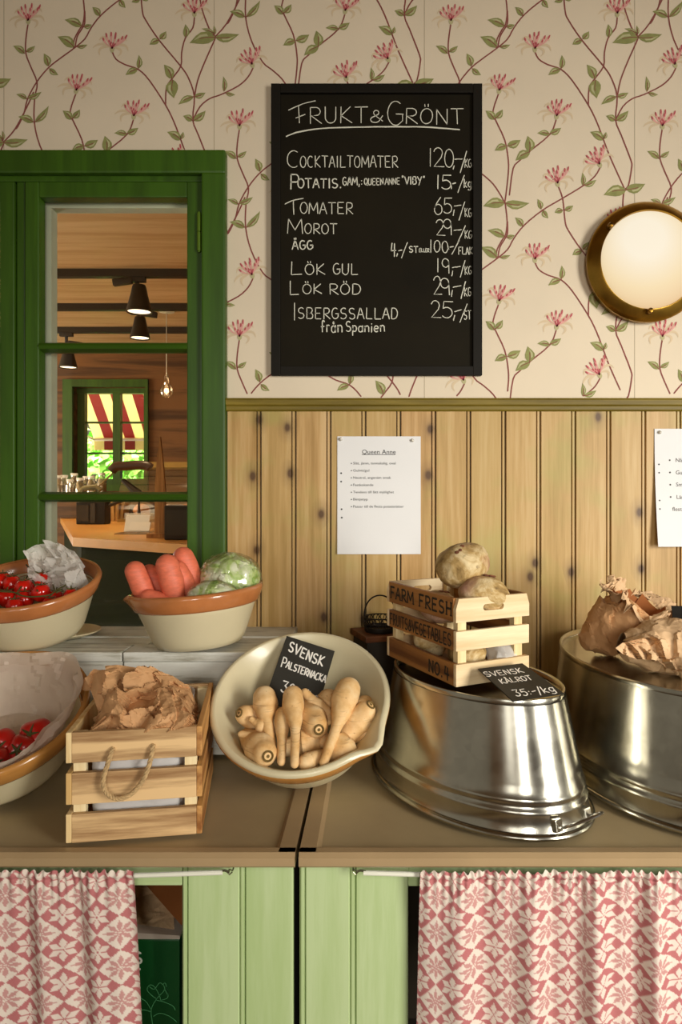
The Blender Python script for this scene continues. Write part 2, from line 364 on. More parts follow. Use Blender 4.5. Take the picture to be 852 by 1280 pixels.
def mk_pine():                                         # stained pine boards with knots, one tint per board
    m, nt, bs = newmat('stained_pine_boards'); tc = nt.nodes.new('ShaderNodeTexCoord'); sx = nt.nodes.new('ShaderNodeSeparateXYZ'); nt.links.new(tc.outputs['Object'], sx.inputs[0])
    k = math_(nt, 'FLOOR', math_(nt, 'DIVIDE', math_(nt, 'ADD', sx.outputs[0], .2613), .08722))
    wn = nt.nodes.new('ShaderNodeTexWhiteNoise'); wn.noise_dimensions = '1D'; nt.links.new(k, wn.inputs['W'])
    cb = nt.nodes.new('ShaderNodeCombineXYZ'); nt.links.new(sx.outputs[0], cb.inputs[0]); nt.links.new(math_(nt, 'MULTIPLY', wn.outputs[0], 9), cb.inputs[1]); nt.links.new(math_(nt, 'MULTIPLY', sx.outputs[2], .05), cb.inputs[2])
    a = noise(nt, cb.outputs[0], 110, 4, .6); b = noise(nt, cb.outputs[0], 26, 3, .5, .6)
    f = math_(nt, 'ADD', math_(nt, 'MULTIPLY', a, .45), math_(nt, 'MULTIPLY', b, .55))
    c = ramp(nt, f, [(.36, lin('#a67f45')), (.5, lin('#c0985f')), (.63, lin('#d0ad79'))])
    c = mix(nt, c, lin('#b39a58'), math_(nt, 'MULTIPLY', wn.outputs[0], .5))
    g = noise(nt, tc.outputs['Object'], 4.5, 3, .6)
    c = mix(nt, c, lin('#98a350'), ramp(nt, g, [(.52, (0, 0, 0, 1)), (.7, (.4, .4, .4, 1))]))
    # knots: stretched cells, only some of them
    kv = nt.nodes.new('ShaderNodeCombineXYZ'); nt.links.new(math_(nt, 'MULTIPLY', sx.outputs[0], 11.46), kv.inputs[0]); nt.links.new(math_(nt, 'MULTIPLY', sx.outputs[2], 7.5), kv.inputs[1])
    vo = nt.nodes.new('ShaderNodeTexVoronoi'); vo.inputs['Scale'].default_value = 1.0; vo.voronoi_dimensions = '2D'; nt.links.new(kv.outputs[0], vo.inputs['Vector'])
    sp = nt.nodes.new('ShaderNodeSeparateColor'); nt.links.new(vo.outputs['Color'], sp.inputs[0])
    some = math_(nt, 'GREATER_THAN', sp.outputs[0], .64)
    dn = math_(nt, 'ADD', vo.outputs['Distance'], math_(nt, 'MULTIPLY', a, .05))
    kk = ramp(nt, dn, [(.08, (1, 1, 1, 1)), (.13, (.5, .5, .5, 1)), (.18, (.25, .25, .25, 1)), (.36, (0, 0, 0, 1))])
    c = mix(nt, c, lin('#54371a'), math_(nt, 'MULTIPLY', kk, math_(nt, 'MULTIPLY', some, .95)))
    nt.links.new(c, bs.inputs['Base Color']); bs.inputs['Roughness'].default_value = .45; bs.inputs['Specular IOR Level'].default_value = .35
    bump(nt, bs, a, .08); return m
M['pine'] = mk_pine()
M['groove'] = plain('dark_groove', '#4a3a14', .6, var=.1)
# ================================================================ ROOM SHELL
WS = 497.6
def wx(px): return (px-PX)/WS
def wz(py): return ZC-(py-PY)/WS
RAIL0, RAIL1 = wz(515), wz(499)
CX1 = wx(284.5); CT = wz(194)                          # right edge and top of the window casing
WL = wx(-222); SILL = wz(838)
TOP = 2.75
w = MB()
w.bx(-2.6, WL, 0, .12, 0, TOP); w.bx(WL, CX1-.02, 0, .12, CT-.02, TOP); w.bx(WL, CX1-.02, 0, .12, 0, SILL); w.bx(CX1-.02, 2.6, 0, .12, 0, TOP)
# printed honeysuckle: traced once, repeated with a half drop on every strip
STEMS = [[(634, 14), (634, 29), (630.5, 36), (624.6, 46), (622, 59)], [(631, 253), (633.6, 277), (631.7, 293), (628, 299), (621, 312), (620, 323)],
 [(547, 161), (550, 159), (558, 142), (562.6, 124), (573.5, 103.5), (588, 85.5), (603.5, 73), (620, 61), (634, 49), (642, 35), (655, 18.5), (677.5, 0), (701, -14), (729, -31), (743, -42.5), (750, -54)],
 [(563.4, 29), (560.5, 49), (560.5, 67), (567, 84.5), (574.6, 104), (571.5, 123), (571, 153), (578, 182), (592, 209), (604, 219), (616, 230), (626, 245), (630, 253)],
 [(668, 64), (673, 74), (684.5, 81), (701, 87), (715, 101), (735, 131.5), (745.5, 152.6), (754, 175), (762, 196), (779.6, 235)],
 [(623, 117), (616, 138.5), (619, 150), (630.5, 175), (635, 200), (635, 217), (632, 244), (630.5, 253)],
 [(695, 149), (687, 168), (662, 189), (649, 201), (641, 211), (636.4, 244)],
 [(697, -31), (703, -14), (706, 14), (710, 25), (727, 50.5), (754, 83), (764, 98.6), (771, 121), (769, 150), (776, 169), (788, 200), (789, 210), (785, 232), (780, 238), (778, 256), (780, 273), (789, 298), (796, 308)],
 [(771, 22), (769, 35), (759.6, 48), (755, 66), (754, 83), (743, 98.6), (736, 110), (735, 131.5)],
 [(797, 46), (796, 50.5), (784, 77.5), (775, 101), (771, 122)], [(797, 46), (811, 30), (826, 2), (834, -16)],
 [(580, 217), (574, 228), (562, 239), (540, 250), (526, 255), (514, 265), (505, 282)]]
LEAVES = [(630.5, 33, 609, 25, 10), (633, 34, 643, 31, 6), (621, 59, 600, 46, 12), (624.6, 59, 637.5, 56, 5), (653, 20, 643.5, 9, 8),
 (703, 0, 692.7, 3, 7), (705.6, 0, 716, -6, 7), (701, 86, 701.6, 69, 7), (700, 87, 685, 94, 8), (728, 49, 735.7, 39.4, 8), (727, 50.5, 715, 56, 8),
 (760, 47, 759.6, 30.5, 8), (743, 98.6, 733, 81, 11), (744, 100, 745.5, 123, 15), (770, 121, 751, 131, 8), (771, 121, 785, 116, 7),
 (768.5, 151, 757, 145, 8), (770, 151, 785, 138.5, 9), (754, 175, 737, 165, 10), (754, 174, 757, 165, 5), (617.6, 149.5, 606.6, 138.5, 9),
 (619, 148, 628, 137, 8), (633, 182.6, 618, 188.5, 9), (634, 182.6, 650.5, 175, 10), (661.5, 189.7, 659, 170, 12), (662, 190, 644, 201, 11),
 (687, 168, 671, 166.7, 7), (687, 167, 701, 160, 8), (630.5, 254, 603.5, 258, 13), (631, 254, 661.5, 254, 11), (676, -1.4, 671.6, -14, 7), (678, 0, 685, 10, 7),
 (728, 232, 727.5, 216, 6), (730, 232, 745, 225, 7), (782, 238, 754, 244, 14), (782, 237, 806, 230, 12), (797, 47, 765, 54, 15), (797, 47, 827, 43, 11),
 (796, 43, 780, 36, 5), (796, 44, 795, 32, 4), (544, 246, 543, 227, 6), (546, 248, 558, 250, 5), (559, 67, 544.6, 57.5, 8), (561, 65, 572, 57.5, 6),
 (588.7, 83, 583, 67, 9), (590, 86, 601, 94, 7), (562, 124, 548.5, 118, 6), (563, 123, 580, 115, 7), (570, 153, 551, 146, 9), (572, 153, 589, 132.5, 8)]
FLOWERS = [(563.4, 29, 0), (668, 64, 5), (623, 116, 12), (695, 148, 8), (771, 20, 0), (750, 208, -28), (697, 232, -10), (580, 215, -20)]
NEW = [(i, d) for i in range(-7, 6) for d in (-2, -1, 0, 1, 2, 3)]
rr = random.Random(5)
def wallM(dy): return basis((1/WS, 0, 0), (0, 0, -1/WS), (0, -1/WS, 0), (-PX/WS, -dy, ZC+PY/WS))
def put_ok(px, py): return -880 < px < 1560 and -50 < py < 498 and not (-212 < px < 273 and py > 212)
for i, d in NEW:
    ox = 264*i; oy = 263*d+(131.5 if i % 2 else 0)
    for k, st in enumerate(STEMS):
        p = smoothline([(x+ox, y+oy) for x, y in st], 3)
        run = []
        for q in p+[None]:
            if q is not None and put_ok(q.x, q.y): run.append(q)
            else:
                if len(run) > 1: w.mat(1).ribbon(run, 1.7, wallM(.0006+.00002*k))
                run = []
    for x0, y0, x1, y1, wd_ in LEAVES:
        a = Vector((x0+ox, y0+oy)); b = Vector((x1+ox, y1+oy))
        if not (put_ok(a.x, a.y) and put_ok(b.x, b.y)): continue
        t = b-a; nn = Vector((-t.y, t.x)).normalized(); cv = t.length*.08
        prof = [(0, .03), (.12, .3), (.3, .5), (.5, .5), (.7, .34), (.88, .13), (1, 0)]
        L = [a+t*u+nn*(wd_*h+cv*math.sin(u*PI)) for u, h in prof]; Q = [a+t*u+nn*(-wd_*h+cv*math.sin(u*PI)) for u, h in prof]
        w.mat(2).flat([tuple(q) for q in L+Q[::-1][1:]], wallM(.0009))
        w.mat(3).flat([tuple(a+t*u+nn*(s*wd_*h+cv*math.sin(u*PI))) for u, s, h in ((.25, .1, 1), (.5, .12, 1), (.85, .03, 1), (.55, .3, 1), (.3, .3, 1))], wallM(.0011))
        w.mat(1).ribbon([a+t*u+nn*cv*math.sin(u*PI) for u in (0, .2, .4, .6)], .9, wallM(.0012))
    for cx, cy, tl in FLOWERS:
        c = Vector((cx+ox, cy+oy))
        if not put_ok(c.x, c.y+4): continue
        def fl(u, v, tl=tl, c=c):
            q = R(tl); return (c.x+u*math.cos(q)-v*math.sin(q), c.y+u*math.sin(q)+v*math.cos(q))
        w.mat(7).flat([fl(-2.5, 0), fl(-3, -4), fl(3, -4), fl(2.5, 0), fl(0, 2.5)], wallM(.001))
        for u, v, bx_, by_ in ((-17, -12, -12, -24), (-24, -2, -16, -12), (17, -14, 14, -25), (20, -2, 18, -14), (-15, 6, -20, -6), (8, 6, 18, -4)):
            w.mat(6).ribbon(bez(fl(0, -5), fl(bx_, by_), fl(u, v), 6), [1, 2.2, 3.2, 3.2, 2.8, 2, .8], wallM(.0007))
        for j, (u, v) in enumerate(((-13, -14), (-9, -20), (-5, -13), (-3, -22), (2, -18), (4, -23), (8, -14), (12, -19), (16, -21), (-1, -11))):
            u += rr.uniform(-1, 1); v += rr.uniform(-1, 1)
            if True:
                p = bez(fl(u*.12, -5), fl(u*.75, v*.5), fl(u, v), 5)
                w.mat(4).ribbon(p, [.8, 1, 1.5, 2.3, 2.9, 2.0], wallM(.0012+.00003*j))
                q = bez(fl(u*.85, v*.72), fl(u*.95, v*.85), fl(u*1.02, v*1.03), 3)
                w.mat(5).ribbon(q[1:], [1.4, 2.0, 1.2], wallM(.0016+.00003*j))
        for u, v in ((-3, -9), (1, -10), (3.5, -9)):
            w.mat(5).ribbon([fl(0, -3), fl(u, v)], 1.7, wallM(.002))
for i in range(-6, 7):
    x = 5+262.6*i
    if x < -880 or x > 1560: continue
    w.mat(8).ribbon([(x, -50), (x, 498)], .8, wallM(.0004))
w.mat(0)
struct('wall_back', w, [M['paper_wall'], M['vine'], M['leaf'], M['leafpale'], M['petal'], M['petaltip'], M['petalwash'], M['calyx'], M['seam']], smooth=False, fix=False)
# pine panelling below the rail: every board with its two beads
g = MB(); PW = .08722; x = -.2613-PW; z0, z1 = .02, RAIL0
while x < 2.3:
    a = max(x, CX1+.002) if x < CX1 else x; b = x+PW
    if b > CX1+.012:
        pr = [(a+.0035, -.012), (b-.010, -.012), (b-.0088, -.006), (b-.0075, -.006), (b-.0065, -.012), (b-.0015, -.012), (b, -.005), (b+.0025, -.005), (b+.0035, -.012)]
        if x < CX1: pr[0] = (a, -.012)
        n = len(pr)
        for k in range(n-1):
            g.mat(1 if k in (2, 6) else 0)
            (xa, ya), (xb, yb) = pr[k], pr[k+1]
            g.add([(xa, ya, z0), (xb, yb, z0), (xb, yb, z1), (xa, ya, z1)], [(0, 1, 2, 3)])
    x = b
struct('wall_panelling', g, [M['pine'], M['groove']], smooth=False, fix=False)
r_ = MB(); yz = [(-.001, RAIL0), (-.014, RAIL0), (-.018, RAIL0+.004), (-.018, RAIL0+.012), (-.024, RAIL0+.016), (-.026, RAIL1-.005), (-.022, RAIL1), (-.001, RAIL1)]
r_.prism(yz, 2.45, basis((0, 1, 0), (0, 0, 1), (1, 0, 0), (CX1-.001, 0, 0)))
struct('trim_1', r_, M['rail'], smooth=False)
# the room behind the lens, for bounce and the reflections in the tubs
fl = MB(); fl.bx(-2.6, 2.6, -4.3, 0, -.05, 0); struct('floor', fl, plain('brown_floor', '#6d5436', .6, var=.12), smooth=False)
cl = MB(); cl.bx(-2.6, 2.6, -4.3, 0, TOP, TOP+.05); struct('ceiling_front', cl, plain('cream_ceiling', '#8a6a40', .8, var=.05), smooth=False)
ow = MB(); Y0 = -4.3
for x0, x1, za, zb in ((-2.6, -1.1, 0, 2.75), (-.46, .05, 0, 2.75), (.65, 2.6, 0, 2.75), (-1.1, -.46, 0, .95), (-1.1, -.46, 2.55, 2.75), (.05, .65, 0, .9), (.05, .65, 2.5, 2.75)):
    ow.bx(x0, x1, Y0-.1, Y0, za, zb)
struct('wall_front', ow, plain('brown_wall_paint', '#6a4a25', .8, var=.1), smooth=False)
# ---------------------------------------------------------------- window onto the dining room
def wbox(m, x0, x1, y0, y1, za, zb, bev=.004): m.bx(wx(x0), wx(x1), y0, y1, wz(zb), wz(za), bev)
win = link('window_1', None); win['kind'] = 'structure'
m = MB(); wbox(m, -222, 284.5, -.03, 0, 194, 223, .005); wbox(m, 255, 284.5, -.03, 0, 222, 842, .005); wbox(m, -222, -192, -.03, 0, 222, 842, .005)
wbox(m, -226, 288, -.04, 0, 838, 850)
part('window_casing', m, M['green'], win, smooth=False)
m = MB(); wbox(m, -192, 255, -.012, .1, 221, 229.5, .002); wbox(m, 253, 257, -.012, .1, 221, 840, .002); wbox(m, -194, -190, -.012, .1, 221, 840, .002); wbox(m, 22.5, 32.5, -.006, .1, 228, 840, .002)
wbox(m, -192, 255, -.012, .1, 832, 842, .002)
part('window_frame', m, M['green'], win, smooth=False)
for sx0, sx1, nm in ((34, 253.5, 0), (-190, 21, 1)):
    a, b = sx0+17.5, sx1-18.5
    m = MB(); wbox(m, sx0, a, -.012, .024, 229.5, 832, .003); wbox(m, b, sx1, -.012, .024, 229.5, 832, .003)
    wbox(m, a, b, -.012, .024, 229.5, 249, .003); wbox(m, a, b, -.012, .024, 800, 832, .003)
    sash = part('sash', m, M['green'], win, smooth=False)
    for y0, y1 in ((427.5, 440), (615, 627.5)):
        m = MB(); zc = (wz(y0)+wz(y1))/2; hw = (y1-y0)/2/WS
        m.prism([(-.012, -hw*.55), (-.016, 0), (-.012, hw*.55), (.008, hw), (.022, hw), (.022, -hw), (.008, -hw)], wx(b)-wx(a)+.002, basis((0, 1, 0), (0, 0, 1), (1, 0, 0), (wx(a)-.001, 0, zc)))
        part('muntin', m, M['greenh'], sash, smooth=False)
    m = MB()
    for pa, pb in ((249, 427.5), (440, 615), (627.5, 800)):
        m.bx(wx(a)-.002, wx(b)+.002, .016, .019, wz(pb)-.002, wz(pa)+.002)
    part('pane', m, M['glass'], sash, smooth=False)
    m = MB(); ix0, ix1 = wx(a)+.001, wx(b)-.001     # white painted outer casement behind the green sash
    m.bx(ix0-.03, ix0+.006, .0405, .0735, SILL, wz(252)); m.bx(ix1-.003, ix1+.03, .0405, .0735, SILL, wz(252)); m.bx(ix0-.03, ix1+.03,   .04, .074, wz(252), CT-.1); m.bx(ix0-.03, ix1+.03,   .04, .074, SILL, wz(802))
    part('outer_casement', m, M['white_paint'], win, label='white painted inner face of the casement', smooth=False)
m = MB(); xh = wx(251)
for za, zb in ((wz(293), wz(270)), (wz(317), wz(294))): m.tube([(xh, -.018, za), (xh, -.018, zb)], .0055, 12)
m.tube([(xh, -.018, wz(318.5)), (xh, -.018, wz(268.5))], .003, 8)
part('hinge', m, M['hinge'], win, label='green painted metal hinge')

# ================================================================ DINING ROOM BEHIND THE WINDOW
YF = 3.85; ZCL = 2.55
m = MB(); m.bx(-4.8, 2.5, .12, YF, ZCL, ZCL+.05); struct('ceiling', m, wood('plank_ceiling', '#bf9a68', '#d3b284', 0, .6, 30, 3, .5, .1), smooth=False)
m = MB(); m.bx(-4.8, 2.5, .12, YF, -.05, 0); struct('floor_dining_room', m, plain('dining_floor', '#3b2a16', .6), smooth=False)
def fx(px): return (px-PX)*(YF+DC)/FPX
def fz(py): return ZC-(py-PY)*(YF+DC)/FPX
fx0, fx1, fz1, fz0 = fx(92), fx(183), fz(484), fz(606)
m = MB(); m.bx(-4.8, fx0, YF, YF+.2, 0, ZCL); m.bx(fx1, 2.5, YF, YF+.2, 0, ZCL); m.bx(fx0, fx1, YF, YF+.2, fz1, ZCL); m.bx(fx0, fx1, YF, YF+.2, 0, fz0)
struct('wall_far', m, wood('brown_plank_wall', '#4d3016', '#80552c', 0, .6, 18, 3, .6, .1), smooth=False)
m = MB(); m.bx(2.5, 2.6, .12, YF, 0, ZCL); struct('wall_dining_right', m, plain('dining_wall_paint', '#7a5530', .7), smooth=False)
fw = link('window_2', None); fw['kind'] = 'structure'
m = MB(); a, b = fx(80), fx(186)
m.bx(a, fx0, YF-.03, YF+.01, fz0, fz1); m.bx(fx1, b, YF-.03, YF+.01, fz0, fz1); m.bx(a, b, YF-.03, YF+.01, fz1, fz1+.06); m.bx(a, b, YF-.05, YF+.01, fz0-.05, fz0)
part('window_casing', m, M['green'], fw, smooth=False)
m = MB(); mid = fx(142)
for c in (fx0+.035, mid, fx1-.012): m.bx(c-.03, c+.03, YF+.06, YF+.12, fz0, fz1)
m.bx(fx0, fx1, YF+.055, YF+.125, fz1-.04, fz1); m.bx(fx0, fx1, YF+.055, YF+.125, fz0, fz0+.05)
for py in (527, 566): m.bx(fx0, fx1, YF+.08, YF+.1, fz(py)-.008, fz(py)+.008)
part('sash', m, M['green'], fw, smooth=False)
m = MB(); m.bx(fx0, fx1, YF+.088, YF+.092, fz0, fz1); part('pane', m, M['glass'], fw, smooth=False)
# striped awning outside it
aw = thing('awning', 'red and cream striped awning outside the far dining room window', 'awning', (-2.75, YF+.25, 3.0))
redm = film('awning_red', '#a23a30', 1.0, .8); crm = film('awning_cream', '#f0e6b4', 1.0, .8)
m = MB(); n = 18
for k in range(n):
    x0 = .105*k; m.mat(k % 2); m.box((x0+.0525, .56, -.54), (.1052, 1.55, .006), Matrix.Rotation(R(-44), 3, 'X'))
part('canopy', m, [crm, redm], aw, smooth=False)
m = MB()
for k in range(n): m.mat(k % 2); m.bx(.105*k, .105*k+.105, 1.11, 1.118, -1.2, -1.08)
part('valance', m, [crm, redm], aw, smooth=False)
m = MB(); m.tube([(0, 1.1, -1.09), (.105*n, 1.1, -1.09)], .016, 8); m.tube([(.0, 0, -.95), (.0, 1.1, -1.09)], .012, 6); part('front_bar', m, M['whiterod'], aw)
# trees in the garden
leafm = plain('garden_leaves', '#7fc04a', .6, var=.35, scale=6)
def tree(x, y, rad, seed, label):
    t = thing('garden_tree', label, 'tree', (x, y, 0), group='trees outside the far window')
    m = MB(); m.tube([(0, 0, 0), (.03, 0, .6), (0, .05, 1.6)], [.1, .08, .04], 8); part('trunk', m, plain('bark', '#5a4630', .9, var=.2), t)
    q = random.Random(seed); m = MB()
    for k in range(1600):
        v = Vector((q.gauss(0, 1), q.gauss(0, 1), q.gauss(0, 1))).normalized()*(rad*q.uniform(.55, 1))+Vector((0, 0, 1.25))
        if v.z < .1: continue
        e = Vector((q.gauss(0, 1), q.gauss(0, 1), q.gauss(0, 1))).normalized(); f = e.orthogonal(); s_ = q.uniform(.05, .1)
        m.add([v, v+e*s_+f*s_*.4, v+e*s_*2, v+e*s_-f*s_*.4], [(0, 1, 2, 3)])
    part('foliage', m, leafm, t, smooth=False, fix=False)
tree(-3.3, 6.5, .95, 1, 'leafy green tree standing nearest the far window'); tree(-3.4, 9.0, 1.35, 2, 'leafy green tree standing farther back beyond the far window')
# lighting tracks with spotlights
blk = plain('black_track', '#2a2016', .5, var=.1); shade = plain('bronze_shade', '#2a2013', .5, .2, var=.15)
TR = [(345, 1.83), (387.5, 2.49), (415, 3.1)]
for k, (py, y) in enumerate(TR):
    m = MB(); m.bx(-4.0, 2.2, y-.02, y+.02, ZCL-.04, ZCL)
    solo('lighting_track', m, blk, ['black lighting track on the ceiling nearest the window, holding the larger spotlight', 'second black lighting track on the ceiling, holding the smaller spotlight', 'farthest black lighting track on the dining room ceiling'][k], 'lighting track', group='ceiling lighting tracks', smooth=False)
bulbm, nt, bs = newmat('lit_bulb'); bs.inputs['Emission Color'].default_value = (1, .78, .5, 1); bs.inputs['Emission Strength'].default_value = 3.0
def spot(px, y, dz, sz, label, tilt):
    s = FPX/(y+DC); x = (px-PX)/s
    light('spotlight_beam', 'SPOT', (x+.012, y, ZCL-.06-dz-sz*1.3), 34, (1, .74, .42), .04, (x+.012, y, 0), spot_size=R(95), spot_blend=.6)
    t = thing('spotlight', label, 'spotlight', (x, y, ZCL-.04), group='spotlights on the ceiling tracks')
    m = MB(); m.tube([(0, 0, 0), (0, 0, -dz)], .012, 8); m.box((0, 0, -.012), (.09, .03, .024)); m.box((tilt*.07, -.01, -dz*.8), (.1, .03, .035), Matrix.Rotation(R(8*tilt), 3, 'Y'), .005); part('bracket', m, blk, t)
    m = MB(); q = sz; Mx = T(.012, 0, -dz-.01)
    m.lathe([(.002, 0), (.3*q, 0), (.34*q, -.1*q), (.42*q, -.5*q), (.6*q, -1.2*q), (.62*q, -1.35*q), (.56*q, -1.33*q), (.4*q, -.6*q), (.002, -.5*q)], 28, Mx); part('shade', m, shade, t)
    m = MB(); m.lathe([(.002, -1.22*q), (.3*q, -1.24*q), (.55*q, -1.28*q)], 24, Mx); part('bulb', m, bulbm, t, label='glowing warm bulb face')
spot(171, 1.83, .03, .105, 'larger bronze spotlight on the nearest ceiling track', -1)
spot(172.5, 2.49, .03, .098, 'smaller bronze spotlight on the second ceiling track', 1)
spot(83, 3.1, .1, .1, 'bronze spotlight at the left edge of the middle pane', 1)
# bare pendant bulb
s = FPX/(2.6+DC); xb = (208-PX)/s; zb = ZC-(488-PY)/s
t = thing('pendant_bulb', 'bare clear glass pendant bulb hanging right of the far window', 'pendant light', (xb, 2.6, ZCL))
m = MB(); m.tube([(0, 0, 0), (0, 0, zb+.09-ZCL)], .003, 6); m.lathe([(.001, 0), (.05, -.005), (.05, -.02), (.001, -.025)], 16); part('cord', m, M['whiterod'], t)
zz = zb-ZCL; m = MB(); m.lathe([(.012, .1), (.013, .06), (.02, .045), (.035, .02), (.041, -.005), (.035, -.03), (.018, -.043), (.001, -.046)], 24, T(0, 0, zz)); part('glass_bulb', m, glassy('clear_bulb', (1, .9, .75, 1), .8, .05), t)
m = MB(); m.lathe([(.001, .015), (.012, .01), (.016, -.008), (.001, -.025)], 12, T(0, 0, zz)); part('filament', m, bulbm, t)
# bar counter and the clutter on it
ZB = 1.19; bar = thing('bar_counter', 'orange lit wooden bar counter with dark green front behind the window', 'bar counter', (-1.3, 1.5, 0))
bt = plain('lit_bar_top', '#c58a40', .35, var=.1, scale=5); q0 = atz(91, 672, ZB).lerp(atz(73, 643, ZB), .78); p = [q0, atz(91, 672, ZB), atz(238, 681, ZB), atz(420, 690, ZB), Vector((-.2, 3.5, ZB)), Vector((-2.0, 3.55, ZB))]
m = MB(); m.prism([(q.x+1.3, q.y-1.5) for q in p], .04, T(0, 0, ZB-.04)); part('bar_top', m, bt, bar, smooth=False)
m = MB(); m.prism([(p[0].x+1.33, p[0].y-1.5), (p[1].x+1.33, p[1].y-1.48), (p[2].x+1.3, p[2].y-1.48), (p[3].x+1.3, p[3].y-1.48), (p[4].x+1.3, p[4].y-1.5), (p[5].x+1.3, p[5].y-1.5)], ZB-.041); part('bar_front', m, plain('dark_green_front', '#171d08', .85, var=.2, spec=.1), bar, smooth=False)
def onbar(px, py): return atz(px, py, ZB)
q = onbar(117, 655); m = MB(); m.bx(-.09, .09, -.05, .05, 0, .14, .006); m.mat(1); m.bx(-.085, -.01, -.056, -.05, .02, .12); m.bx(.0, .03, -.056, -.05, .01, .13)
solo('cutlery_box', m, [M['iron'], plain('box_gloss', '#3c2f1c', .2)], 'dark cutlery box on the left of the bar counter', 'box', q, smooth=False)
q = onbar(147, 651); m = MB()
for k in range(4): m.box((-.05+.03*k, .01*k, .075), (.022, .12, .15), Matrix.Rotation(R(4*k-6), 3, 'Y'), .002)
solo('menu_stack', m, plain('cream_card', '#c9a266', .7), 'stack of upright cream menu cards beside the dark cutlery box', 'menus', q, smooth=False)
q = onbar(170, 667); t = thing('card_holder', 'clear acrylic holder with white slips at the front of the bar', 'card holder', q)
m = MB(); m.prism([(-.08, 0), (.08, 0), (.07, .1), (.065, .1), (.072, .006), (-.072, .006)], .16, basis((0, 1, 0), (0, 0, 1), (1, 0, 0), (-.08, 0, 0))); part('acrylic_stand', m, glassy('acrylic', (1, .95, .85, 1), .7, .1), t, smooth=False)
m = MB(); m.box((0, .02, .05), (.12, .01, .09), Matrix.Rotation(R(-25), 3, 'X'), .001); m.box((.03, -.03, .035), (.1, .008, .05), Matrix.Rotation(R(-35), 3, 'X'), .001); part('slips', m, M['sheet'], t, smooth=False)
q = onbar(226, 674); m = MB(); m.bx(-.06, .08, -.05, .05, 0, .15, .006); m.mat(1); m.bx(-.05, .07, -.052, -.05, .02, .13)
solo('card_terminal_box', m, [M['iron'], plain('box_face', '#2a2014', .3)], 'black box at the right end of the bar counter', 'box', q, smooth=False)
q = onbar(199, 672); m = MB(); prof = [(-.022, 0), (.022, 0), (.028, .2), (.02, .3), (.012, .38), (.004, .46), (-.01, .38), (-.02, .25)]
m.prism(prof, .018, basis((1, 0, .18), (0, 0, 1), (0, 1, 0), (0, 0, 0))); m.bx(-.05, .05, -.03, .05, 0, .02)
solo('wooden_marker', m, wood('marker_wood', '#7d4f1f', '#b98449', 2), 'tall pointed wooden stick standing on the bar counter', 'stick', q, smooth=False)
# display case with curved glass behind the bar, jars, ladle
q = aty(212, 640, 3.0); t = thing('glass_display_case', 'curved glass display case at the right back of the bar', 'display case', (q.x, 3.1, ZB))
m = MB(); pr = [(.3*math.cos(a), .26*math.sin(a)) for a in [PI/2+PI/2*k/10 for k in range(11)]]
m.grid(lambda u, v: Vector((-.3+u*.9, -.28*math.sin(v*PI/2), .02+.35*math.cos(v*PI/2))), 4, 12); part('curved_glass', m, glassy('display_glass', (.95, .95, .92, 1), .72, .06), t)
m = MB(); m.bx(-.32, .62, -.02, .15, .37, .41); m.bx(-.3, .6, -.27, .15, 0, .02); part('case_frame', m, plain('case_wood', '#9a7a34', .5), t, smooth=False)
m = MB()
for k in range(5): m.blob(T(-.2+.16*k, -.08, .07) @ S(.06, .06, .05), 2)
part('pastries', m, plain('pastry', '#c07a3a', .6, var=.3), t)
m = MB(); m.bx(-.36, .36, -.12, .12, .14, .17); m.bx(-.32, -.28, -.1, .1, 0, .14); m.bx(.28, .32, -.1, .1, 0, .14)
js = solo('jar_shelf', m, plain('shelf_wood', '#6d4a22', .6), 'low wooden shelf for jars at the back of the bar', 'shelf', (-2.15, 3.42, ZB), smooth=False)
rr = random.Random(3); jm = glassy('jar_glass', (1, .98, .92, 1), .55, .15); jc = plain('jar_contents', '#cdbb92', .6, var=.25)
for k in range(9):
    px = 74+k*6.6+rr.uniform(-1, 1); q = aty(px, 620, 3.36+.1*(k % 2)); q.z = ZB+.1705; h = .1+rr.uniform(0, .06); rj = .035
    t = thing('glass_jar', 'small glass jar in the pale row of jars at the back of the bar', 'jar', q, group='glass jars at the back of the bar')
    m = MB(); m.lathe([(rj, 0), (rj, h*.75), (rj*.7, h*.88), (rj*.7, h)], 16); part('jar_body', m, jm, t)
    m = MB(); m.lathe([(rj*.9, .002), (rj*.9, h*.6), (.001, h*.6)], 16); part('contents', m, jc, t)
    m = MB(); m.lathe([(rj*.75, h), (rj*.75, h+.018), (.001, h+.018)], 16); part('lid', m, M['sheet'], t)
q = aty(140, 643, 2.7); s = FPX/(q.y+DC)
t = thing('beer_tap_lever', 'dark handled lever rising diagonally behind the middle pane', 'lever', q)
def lp(px, py): return Vector(((px-140)/s, -.1, -(py-643)/s))
m = MB(); m.tube([lp(112, 643), lp(118, 622), lp(128, 610), lp(148, 592)], .006, 8); m.tube([lp(104, 620), lp(112, 611), lp(128, 609), lp(133, 613)], .018, 8); part('rod', m, M['hook'], t)
m = MB(); m.tube(smoothline([lp(146, 590), lp(152, 584), lp(165, 583), lp(180, 582), lp(190, 583), lp(194, 586)]), [.012]+[.03]*24+[.022], 12); part('handle', m, plain('dark_handle', '#3a2112', .4), t)
m = MB(); m.tube([lp(160, 600), lp(180, 618)], [.014, .03], 8); m.tube([lp(112, 643), lp(180, 618), lp(180, 645)], .012, 6); part('spout', m, shade, t)
